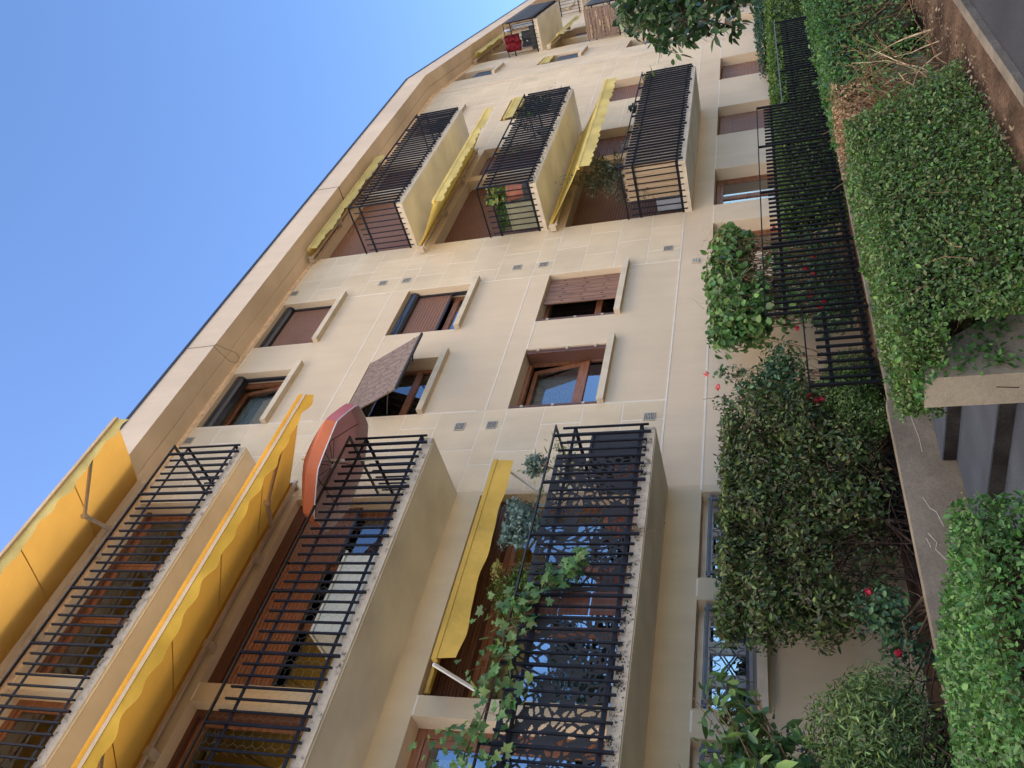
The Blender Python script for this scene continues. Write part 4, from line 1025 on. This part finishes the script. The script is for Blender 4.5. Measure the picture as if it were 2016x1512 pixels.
for i in range(len(ed)-1):
    x0, z = ed[i]; x1 = ed[i+1][0]
    yo = -3.455 if x0 > 3.8 else -4.59
    st.box(x0, x1, yo, -1.505, -1.95, z, 0)
    st.box(x0-.006, x0+.012, yo+.002, -1.507, z-.112, z-.010, 1)
structure(st.build('steps', [M['step'], M['riser']]))
# low wall along the steps
lw = MB(); lw.box(-2, 6.64, -1.50, -1.38, -1.95, -.89).box(6.655, 26, -1.497, -1.383, -1.95, -.915)
t = tag(lw.build('low_wall', M['conc']), 'low weathered concrete wall with pale cracks running beside the steps', 'wall')
ck = MB()
for pts in ([(5.35, -1.02), (5.22, -1.06), (5.18, -1.10), (5.02, -1.13)], [(4.95, -1.0), (4.85, -1.05), (4.78, -1.03), (4.6, -1.13), (4.45, -1.14), (4.3, -1.15), (4.2, -1.135)], [(4.9, -.98), (4.8, -1.0)], [(4.55, -1.14), (4.6, -1.22)], [(4.25, -1.03), (4.12, -1.05), (3.98, -1.05)], [(6.5, -1.07), (6.3, -1.08), (6.1, -1.10), (5.9, -1.10)]):
    for a, b in zip(pts[:-1], pts[1:]): ck.bar((a[0], -1.501, a[1]), (b[0], -1.501, b[1]), .002, .005)
ck.build('crack_filler', M['crack'], t)
rw = MB().box(4.30, 7.6, -3.70, -3.46, -1.95, -.80, 0).box(7.6, 26, -3.70, -3.46, -1.95, -1.1, 0)
t = tag(rw.build('retaining_wall', [M['conc_e']]), 'stubby concrete retaining wall ending beside the steps, under the hedge', 'wall')
MB().bar((4.298, -3.60, -1.19), (4.298, -3.585, -1.31), .003, .005).build('crack', M['slot'], t)

# ------------------------------------------------------------------ iron fence on the low wall
fe = thing('iron_fence', 'black iron bar fence stepping along the low wall, tallest in the middle', 'fence', (10, -1.45, -.9))
YF = -1.45
def fsec(x0, x1, ztop, posts):
    MB().box(x0, x1, YF-.02, YF+.02, ztop-.016, ztop).build('top_rail', M['black'] if x1 < 14.8 else M['grille'], fe)
    r = MB(); 
    for z in (ztop-.235, -.83): r.box(x0, x1, YF+.012, YF+.022, z-.022, z+.022)
    r.build('cross_rail', M['black'], fe)
    b = MB(); n = int((x1-x0)/.125)
    for i in range(1, n):
        x = x0+(x1-x0)*i/n
        if any(abs(x-p) < .05 for p in posts): continue
        b.box(x-.0145, x+.0145, YF-.013, YF+.0115, -.875, ztop-.115)
    b.build('bars', M['black'], fe)
    for p in posts: MB().box(p-.014, p+.014, YF-.02, YF+.0125, -.915, ztop-.016).build('post', M['black'], fe)
fsec(8.30, 14.55, .215, [8.32, 9.84, 11.4, 12.95, 14.53]); fsec(6.96, 8.30, -.195, [6.98]); fsec(14.57, 19.0, -.205, [16.1, 17.6, 18.98])

# ------------------------------------------------------------------ hedges and shrubs
PRIV = [(.043, .130, .028), (.062, .172, .036), (.030, .090, .022), (.092, .195, .046)]
PRIV_T = [(.075, .165, .060), (.105, .205, .075), (.05, .12, .04)]
def hedge(label, b, n, size, faces, shear=.35, group=None, cols=PRIV, core=True, seed=0., amp=.05, cut=None, depth=.18, width=.55, twn=60):
    x0, x1, y0, y1, z0, z1 = b
    t = thing('hedge', label, 'hedge', ((x0+x1)/2, (y0+y1)/2, z0), group)
    P, Nn = box_points(n, b, depth, faces, amp, seed, .12)
    P[:, 1] -= shear*np.clip(z1-P[:, 2], 0, 9)*(P[:, 1] < (y0+y1)/2)
    if cut is not None:
        k = cut(P); P, Nn = P[k], Nn[k]
    leaf_mesh('foliage', P, Nn, size, width, cols, t, jit=.85, droop=.1, svar=.42, var=.25)
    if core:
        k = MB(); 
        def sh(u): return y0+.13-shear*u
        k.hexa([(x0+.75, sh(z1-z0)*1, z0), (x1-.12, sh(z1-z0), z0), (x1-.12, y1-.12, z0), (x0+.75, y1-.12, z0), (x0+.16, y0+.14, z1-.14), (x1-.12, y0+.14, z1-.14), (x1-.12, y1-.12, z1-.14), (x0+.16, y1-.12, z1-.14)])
        k.build('dark_core', M['hedge_core'], t)  # solid dark block added against see-through, with inner shade as its colour
    tw = MB(); twigs(tw, twn, lambda: (rnd.uniform(x0+.1, x1-.1), rnd.uniform(y0-shear*(z1-z0)*.8, y0+.2), rnd.uniform(z0, z1-.3)), .32, .0035, (0, -.1, 1), .6); tw.build('twig', M['bark'], t)
    return t
def c1(P):
    return (P[:, 2] > -.93) | (P[:, 0] > 4.72+1.2*(P[:, 1]+3.8))
hedge('clipped privet hedge beside the concrete pier, square near end, in front of the black fence', (4.36, 7.85, -3.90, -3.28, -1.56, -.63), 74000, .0255, ('f', 't', 'l', 'b'), .48, None, cut=c1, seed=1, twn=30, cols=[(.048, .122, .024), (.066, .158, .030), (.034, .088, .020), (.094, .178, .038), (.10, .10, .04)])
hedge('clipped privet hedge in the bottom corner, left of the steps', (.6, 2.74, -4.35, -3.14, -1.62, -.60), 60000, .0225, ('f', 't', 'r', 'b', 'l'), .2, None, seed=4, depth=.22)
hedge('untrimmed leggy end of the privet hedge beyond the dead patch, above bare soil', (8.95, 16.5, -3.66, -3.10, -1.50, -.60), 26000, .038, ('f', 't', 'l', 'b'), .6, None, seed=7, amp=.09, cut=lambda P: (P[:, 2] > -1.25+.3*np.sin(P[:, 0]*5)) | (NR.random(len(P)) < .35), twn=160)
hedge('tall clipped hedge along the house wall behind the far fence', (11.3, 23.5, -1.12, -.40, -.97, -.03), 24000, .050, ('f', 't', 'l'), .0, None, seed=9, amp=.04, cols=[(.075, .15, .02), (.11, .20, .03), (.05, .105, .018)])
hedge('dark ivy covered hedge end against the wall past the clipped hedge', (19.5, 24, -1.0, -.12, -.9, .16), 5000, .055, ('f', 't', 'l'), .0, None, seed=12, amp=.1, cols=[(.018, .06, .03), (.03, .085, .04)])
# dead patch
t = thing('dead_hedge', 'dead brown gap in the privet hedge, bare twigs and dry leaves', 'hedge', (8.4, -3.6, -1.55))
tw = MB(); twigs(tw, 420, lambda: (rnd.uniform(7.7, 9.1), rnd.uniform(-4.05, -3.25), rnd.uniform(-1.55, -1.05)), .55, .007, (.0, .05, 1), .35, 5, 0, .3); tw.build('twig', M['bark'], t)
tw = MB(); twigs(tw, 16, lambda: (rnd.uniform(7.7, 9.1), rnd.uniform(-4.2, -3.8), -1.55), .80, .009, (.1, .2, 1), .3, 6, 0, .2); tw.build('branch', M['reed'], t)
P, Nn = box_points(5200, (7.7, 9.05, -3.80, -3.28, -1.30, -.63), .4, ('f', 't'), .06); leaf_mesh('dry_foliage', P, Nn, .032, .55, [(.20, .11, .055), (.13, .07, .04), (.30, .19, .10), (.36, .27, .15)], t, jit=1., mtl='leafm')
P, Nn = box_points(700, (7.7, 9.1, -4.15, -3.7, -1.5, -.85), .3, ('f',), .08); leaf_mesh('green_shoots', P, Nn, .035, .55, PRIV, t, jit=.8)
# ivy on retaining wall face
P = []; Nn = []
for c in ((4.40, -.86), (4.44, -1.0), (4.55, -1.12), (4.75, -1.25), (4.68, -.92), (4.9, -1.04), (4.42, -1.22), (4.95, -1.4)):
    for _ in range(60): P.append((c[0]+rnd.gauss(0, .07), -3.72-rnd.random()*.05, c[1]+rnd.gauss(0, .07))); Nn.append((0, -1, .3))
for _ in range(120): P.append((4.30+rnd.random()*.06, rnd.uniform(-3.72, -3.5), -.78+rnd.gauss(0, .03))); Nn.append((-.6, -.2, .8))
tag(leaf_mesh('ivy', P, Nn, .035, .6, PRIV, None, jit=.6), 'straggling green shoots on the face of the stubby retaining wall', 'ivy')

def shrub(name, label, cat, blobs, size, width, cols, stem=None, shape=SH_OVAL, base=None, jit=.8, group=None, mtl='leaf', droop=-.15, core=None, nst=40, L=.6, bm='bark_d'):
    c0 = blobs[0][0]; t = thing(name, label, cat, base or (c0[0], c0[1], -.97), group)
    Ps, Ns = [], []
    for i, (c, r, n, sh) in enumerate(blobs):
        p, q = ell_points(n, c, r, sh, seed=i*2.1, amp=.25); Ps.append(p); Ns.append(q)
    P = np.concatenate(Ps); Nn = np.concatenate(Ns); Nn[:, 2] += .35
    leaf_mesh('foliage', P, Nn, size, width, cols, t, shape, jit, droop, mtl=mtl, var=.32, svar=.38)
    if nst:
        tw = MB()
        for i in range(nst):
            bl_ = blobs[rnd.randrange(len(blobs))]; b = base or (c0[0], c0[1], -.97)
            p0 = Vector((b[0]+rnd.gauss(0, L*.3), b[1]+rnd.gauss(0, .06), b[2])); d = Vector([rnd.gauss(0, .5) for _ in range(3)])
            e = Vector(bl_[0])+Vector((d.x*bl_[1][0], d.y*bl_[1][1], d.z*bl_[1][2])); m_ = (p0+e)/2+Vector((rnd.gauss(0, .08), rnd.gauss(0, .05), rnd.gauss(0, .08)))
            tw.tube([p0, p0+(m_-p0)*.6+Vector((rnd.gauss(0, .03), 0, 0)), m_, e], .008, 4, 0, .003)
        tw.build('stem', M[bm], t)
    return t
DK = [(.048, .090, .026), (.080, .135, .034), (.030, .058, .022), (.115, .155, .040), (.090, .072, .034)]
sb = [((6.0+dx, -.78+rnd.uniform(-.12, .06), z), (.42, .30, .34), 1500, .35) for dx, z in ((-1.35, .34), (-.75, .42), (-.1, .44), (.55, .42), (1.15, .30), (-1.25, -.1), (-.55, -.02), (.15, .0), (.8, -.05), (1.25, -.12), (-.2, -.42), (.6, -.5), (1.0, -.5))]
sb += [((6.0+dx, -.80, .66), (.36, .24, .12), 700, .3) for dx in (-1.4, -.8, -.2, .4, 1.0)]
sb += [((4.75, -.75, -.35), (.35, .2, .3), 260, .4), ((5.3, -.75, -.62), (.4, .2, .25), 240, .4), ((6.1, -.8, -.75), (.6, .25, .2), 400, .4)]
sb = [(a, b, int(c*1.35), d) for a, b, c, d in sb]
shrub('bush', 'big dark clipped bush of leathery leaves behind the low concrete wall', 'bush', sb, .051, .48, DK, base=(5.9, -.75, -.97), nst=170, L=1.9)
tw = MB(); twigs(tw, 150, lambda: (rnd.uniform(4.5, 7.2), -.85+rnd.uniform(-.15, .15), rnd.uniform(-.9, .35)), .45, .0045, (-.2, -.1, .2), .9, 4, 0, .4)
bb = [o for o in bpy.data.objects if o.name.startswith('bush')][0]; tw.build('bare_twig', M['bark_d'], bb)
BX = [(.060, .125, .028), (.095, .175, .038), (.040, .085, .022)]
shrub('box_bush', 'low fine leaved green bush at the near end of the black fence', 'bush', [((7.35, -1.0, -.62), (.34, .26, .34), 5200, .5), ((6.95, -1.0, -.74), (.34, .24, .28), 3600, .5), ((7.7, -1.02, -.66), (.28, .24, .32), 3000, .5)], .026, .5, BX, nst=30, L=.5)
SH = [(.105, .19, .058), (.15, .245, .075), (.075, .14, .045), (.17, .235, .062)]
shrub('willowy_shrub', 'rounded light green shrub with narrow leaves in the bottom corner behind the low wall', 'shrub', [((3.28, -1.20, -.42), (.50, .30, .44), 9000, .5), ((2.75, -1.20, -.38), (.52, .30, .44), 9000, .5), ((2.2, -1.2, -.4), (.5, .3, .42), 3000, .5), ((3.65, -1.18, -.50), (.26, .24, .34), 1500, .45)], .050, .24, SH, shape=SH_THIN, nst=50, L=1.3, droop=.3)
LR = [(.055, .140, .050), (.085, .185, .055), (.040, .10, .042), (.15, .24, .055), (.10, .19, .05)]
shrub('laurel', 'broad leaved laurel with reddish stems in front of the low grille window', 'shrub', [((3.35, -.95, .55), (.42, .26, .30), 240, .2), ((2.95, -1.0, .30), (.55, .30, .38), 560, .2), ((2.7, -1.0, .80), (.4, .26, .30), 260, .2), ((3.72, -.95, .62), (.16, .16, .24), 46, .2), ((2.5, -1., .4), (.5, .3, .5), 260, .2)], .115, .44, LR, base=(2.75, -.98, .0), nst=60, L=.5, bm='bark', jit=.9)
RS = [(.036, .098, .044), (.055, .135, .056), (.026, .07, .036), (.075, .15, .055)]
def blooms(t, pts, r, cols):
    for p in pts:
        q, nn = ell_points(26, p, (r, r, r*.8), .3); leaf_mesh('rose_bloom', q, nn, r*.8, .9, cols, t, jit=.4, mtl='petal', svar=.2)
RED = [(.36, .008, .03), (.45, .015, .05), (.26, .005, .018)]
t = shrub('rose_bush', 'tall rambling rose with red blooms below the vine bower', 'rose bush', [((7.95, -.75, .12), (.36, .26, .36), 1100, .2), ((7.75, -.75, .42), (.26, .2, .24), 420, .2), ((8.35, -.75, .05), (.3, .24, .3), 420, .2), ((7.45, -.78, .02), (.3, .22, .3), 700, .2), ((7.62, -.72, .70), (.16, .1, .22), 90, .2), ((8.2, -.72, .66), (.14, .1, .24), 80, .2)], .050, .58, RS, base=(7.9, -.72, -.97), nst=60, L=.7, bm='bark')
blooms(t, [(7.95, -.92, .93), (7.72, -.9, .80)], .035, [(.66, .13, .12), (.75, .2, .18)])
blooms(t, [(7.22, -1.05, -.27), (7.28, -1.05, -.2), (7.5, -1.0, -.24), (8.6, -1.02, -.14), (7.25, -1.03, -.33)], .036, RED)
t = shrub('rose_bush', 'dark green rose with clusters of red blooms behind the tall fence section', 'rose bush', [((9.1, -.9, -.55), (.5, .24, .36), 1300, .2), ((9.9, -.9, -.5), (.55, .24, .4), 1300, .2), ((10.7, -.9, -.45), (.4, .24, .42), 800, .2)], .045, .58, RS, base=(9.7, -.85, -.97), nst=60, L=1.3, bm='bark')
blooms(t, [(8.85, -1.12, -.42), (8.98, -1.12, -.47), (9.2, -1.1, -.36), (9.62, -1.12, -.40), (10.05, -1.12, -.44), (10.5, -1.1, -.5), (9.75, -1.12, -.30), (11.0, -1.1, .05)], .038, RED)
t = shrub('rose_bush', 'small rose with one red bloom between the dark bush and the light shrub', 'rose bush', [((4.45, -1.1, -.62), (.28, .2, .26), 620, .2), ((4.1, -1.1, -.72), (.2, .18, .2), 260, .2)], .046, .6, RS, nst=24, L=.3, bm='bark')
blooms(t, [(3.98, -1.25, -.66), (4.55, -1.25, -.50)], .035, RED)
t = shrub('pale_shrub', 'small shrub with tiny whitish flowers between the laurel and the light shrub', 'shrub', [((3.2, -.72, .02), (.26, .2, .26), 420, .2), ((3.5, -.72, .16), (.1, .08, .14), 70, .2)], .04, .55, [(.045, .07, .04), (.07, .09, .05), (.03, .045, .03)], nst=24, L=.3, bm='bark')
P, Nn = ell_points(60, (3.3, -.78, .08), (.28, .2, .25), .7); leaf_mesh('white_bloom', P, Nn, .022, .8, [(.6, .55, .52), (.5, .42, .4)], t)
VN = [(.068, .165, .042), (.10, .215, .052), (.048, .12, .034), (.13, .21, .06)]
t = shrub('vine_bower', 'clipped vine bower of heart shaped leaves on bare brown stems behind the fence', 'vine', [((10.3, -.82, .72), (.62, .34, .32), 1150, .4), ((9.75, -.82, .66), (.60, .34, .36), 1150, .4), ((9.2, -.82, .62), (.52, .32, .36), 1100, .4), ((10.9, -.82, .66), (.45, .34, .32), 900, .5), ((9.0, -.86, .35), (.35, .3, .22), 420, .4), ((9.5, -.9, .28), (.5, .3, .16), 300, .3), ((9.3, -.85, -.05), (.5, .25, .22), 170, .3), ((10.3, -.85, .05), (.6, .25, .25), 170, .3), ((8.75, -.85, .75), (.22, .22, .22), 110, .3)], .076, .80, VN, base=(9.9, -.8, -.97), nst=10, L=.6, bm='bark')
tw = MB()
for i in range(130):
    x = rnd.uniform(9.0, 11.0); tw.tube([(9.9+(x-9.9)*.75, -.8+rnd.uniform(-.15, .15), -.95), (9.9+(x-9.9)*.9+rnd.gauss(0, .05), -.8+rnd.uniform(-.2, .15), -.3), (x, -.85+rnd.uniform(-.25, .2), rnd.uniform(.2, .7)), (x+rnd.gauss(0, .2), -.9+rnd.uniform(-.25, .2), rnd.uniform(.35, .85))], .007, 4, 0, .004)
tw.build('bare_stem', M['bark'], t)
tw = MB(); twigs(tw, 60, lambda: (rnd.uniform(8.9, 11.1), -1.05+rnd.uniform(-.1, .1), rnd.uniform(.4, 1.0)), .3, .004, (0, -.1, .2), 1.0); tw.build('loose_tendril', M['reed'], t)

# tree whose crown hangs into the frame
t = thing('tree', 'broad leaved tree whose dark crown hangs into the frame before the angled wing', 'tree', (13.6, -4.35, GR))
tw = MB(); tw.tube([(13.6, -4.35, GR-.1), (13.55, -4.35, .4), (13.4, -4.4, 1.4), (13.2, -4.4, 2.1)], .14, 10, 0, .07); tw.build('trunk', M['bark_d'], t)
tw = MB(); Ps = []; Ns = []
clus = [((10.9, -4.45, 1.15), .62, 480), ((10.3, -4.5, .95), .42, 170), ((9.85, -4.5, 1.12), .34, 100), ((9.35, -4.55, .74), .24, 62), ((9.25, -4.55, .50), .17, 34), ((9.75, -4.5, .72), .22, 48), ((11.0, -4.45, .45), .34, 90), ((10.15, -4.5, .42), .2, 34), ((11.6, -4.4, 1.6), .7, 360), ((10.9, -4.45, 1.72), .36, 100), ((10.25, -4.5, 1.50), .24, 44), ((12.2, -4.4, .9), .8, 380), ((12.6, -4.4, 2.2), .9, 420), ((11.3, -4.3, .25), .25, 60), ((9.05, -4.5, .95), .2, 40), ((9.2, -4.5, .28), .14, 26), ((10.2, -4.5, .22), .26, 60)]
for c, r, n in clus:
    s = Vector((13.3, -4.4, 1.6+rnd.uniform(-.3, .6))); e = Vector(c); m_ = (s+e)/2+Vector((0, 0, .25)); tw.tube([s, m_, e], .022, 5, 0, .006)
    for i in range(5+int(r*10)):
        q = e+Vector([rnd.gauss(0, r*.45) for _ in range(3)])
        if q.z > .15*q.x or q.x < 9.0: continue
        tw.tube([m_+(e-m_)*rnd.uniform(.4, 1), (e+q)/2+Vector((0, 0, .05)), q], .006, 4, 0, .002)
    p, nn = ell_points(n, c, (r, r*.8, r*.8), .1, amp=.35); Ps.append(p); Ns.append(nn*.3+np.array([0, 0, .9]))
tw.build('branch', M['bark_d'], t)
P = np.concatenate(Ps); Nn = np.concatenate(Ns); k = (P[:, 2] < .158*P[:, 0]) & (P[:, 0] > 8.8); P, Nn = P[k], Nn[k]
leaf_mesh('crown', P, Nn, .118, .50, [(.016, .046, .016), (.028, .070, .022), (.012, .032, .014), (.045, .095, .026)], t, jit=.75, droop=-.7, var=.25)
# litter on the soil
P = [(rnd.uniform(5.8, 15), rnd.uniform(-4.56, -3.9), GR+.085+rnd.uniform(0, .02)) for _ in range(1300)]
tag(leaf_mesh('leaf_litter', P, (0, 0, 1), .028, .6, [(.18, .12, .075), (.12, .08, .05), (.24, .19, .13), (.08, .06, .04)], None, jit=.35, mtl='leafm'), 'dry leaves and chippings scattered on the bare soil by the kerb', 'litter', kind='stuff')
tw = MB(); twigs(tw, 70, lambda: (rnd.uniform(7.5, 14), rnd.uniform(-4.35, -3.9), GR+.1), .6, .005, (.5, .3, .35), .6, 5, 0, .25)
tag(tw.build('brushwood', M['bark']), 'bare brown stems sprawling over the soil at the foot of the leggy hedge', 'brushwood', kind='stuff')

# ------------------------------------------------------------------ camera, sky, sun
f, yaw, pitch, roll, D = 1624.60169, .899044149, .322880315, -.0702086580, 7.30370021
fw = Vector((math.sin(yaw)*math.cos(pitch), math.cos(yaw)*math.cos(pitch), math.sin(pitch)))
r_ = Vector((math.cos(yaw), -math.sin(yaw), 0)); u_ = r_.cross(fw)
rr = r_*math.cos(roll)+u_*math.sin(roll); uu = -r_*math.sin(roll)+u_*math.cos(roll)
cam = bpy.data.cameras.new('camera'); co = bpy.data.objects.new('camera', cam); C.objects.link(co)
cam.sensor_width = 36; cam.lens = 36*f/2016; cam.clip_end = 500; cam.clip_start = .05
mw = Matrix((-uu, rr, -fw)).transposed().to_4x4(); mw.translation = (0, -D, 0); co.matrix_world = mw
sc = bpy.context.scene; sc.camera = co
SUN_EL, SUN_AZ = R(42), R(328)       # azimuth from +Y towards +X
sd = Vector((math.sin(SUN_AZ)*math.cos(SUN_EL), math.cos(SUN_AZ)*math.cos(SUN_EL), math.sin(SUN_EL)))
sl = bpy.data.lights.new('sun', 'SUN'); sl.energy = SUN_E; sl.angle = R(SUN_ANG); sl.color = (1, .84, .62)
so = bpy.data.objects.new('sun', sl); C.objects.link(so); so.rotation_euler = (-sd).to_track_quat('-Z', 'Y').to_euler(); so.location = (0, -10, 20)
W = bpy.data.worlds.new('World'); sc.world = W; W.use_nodes = True
nt = W.node_tree; bg = nt.nodes['Background']; sk = nt.nodes.new('ShaderNodeTexSky'); sk.sky_type = 'NISHITA'; sk.sun_disc = False
sk.sun_elevation = SUN_EL; sk.sun_rotation = SUN_AZ; sk.air_density = .75; sk.dust_density = SKY_D; sk.ozone_density = 6.5; sk.altitude = 100
nt.links.new(sk.outputs['Color'], bg.inputs['Color']); bg.inputs['Strength'].default_value = SKY_S
sc.view_settings.view_transform = 'Standard'; sc.view_settings.look = 'None'; sc.view_settings.exposure = EXPO; sc.view_settings.gamma = 1
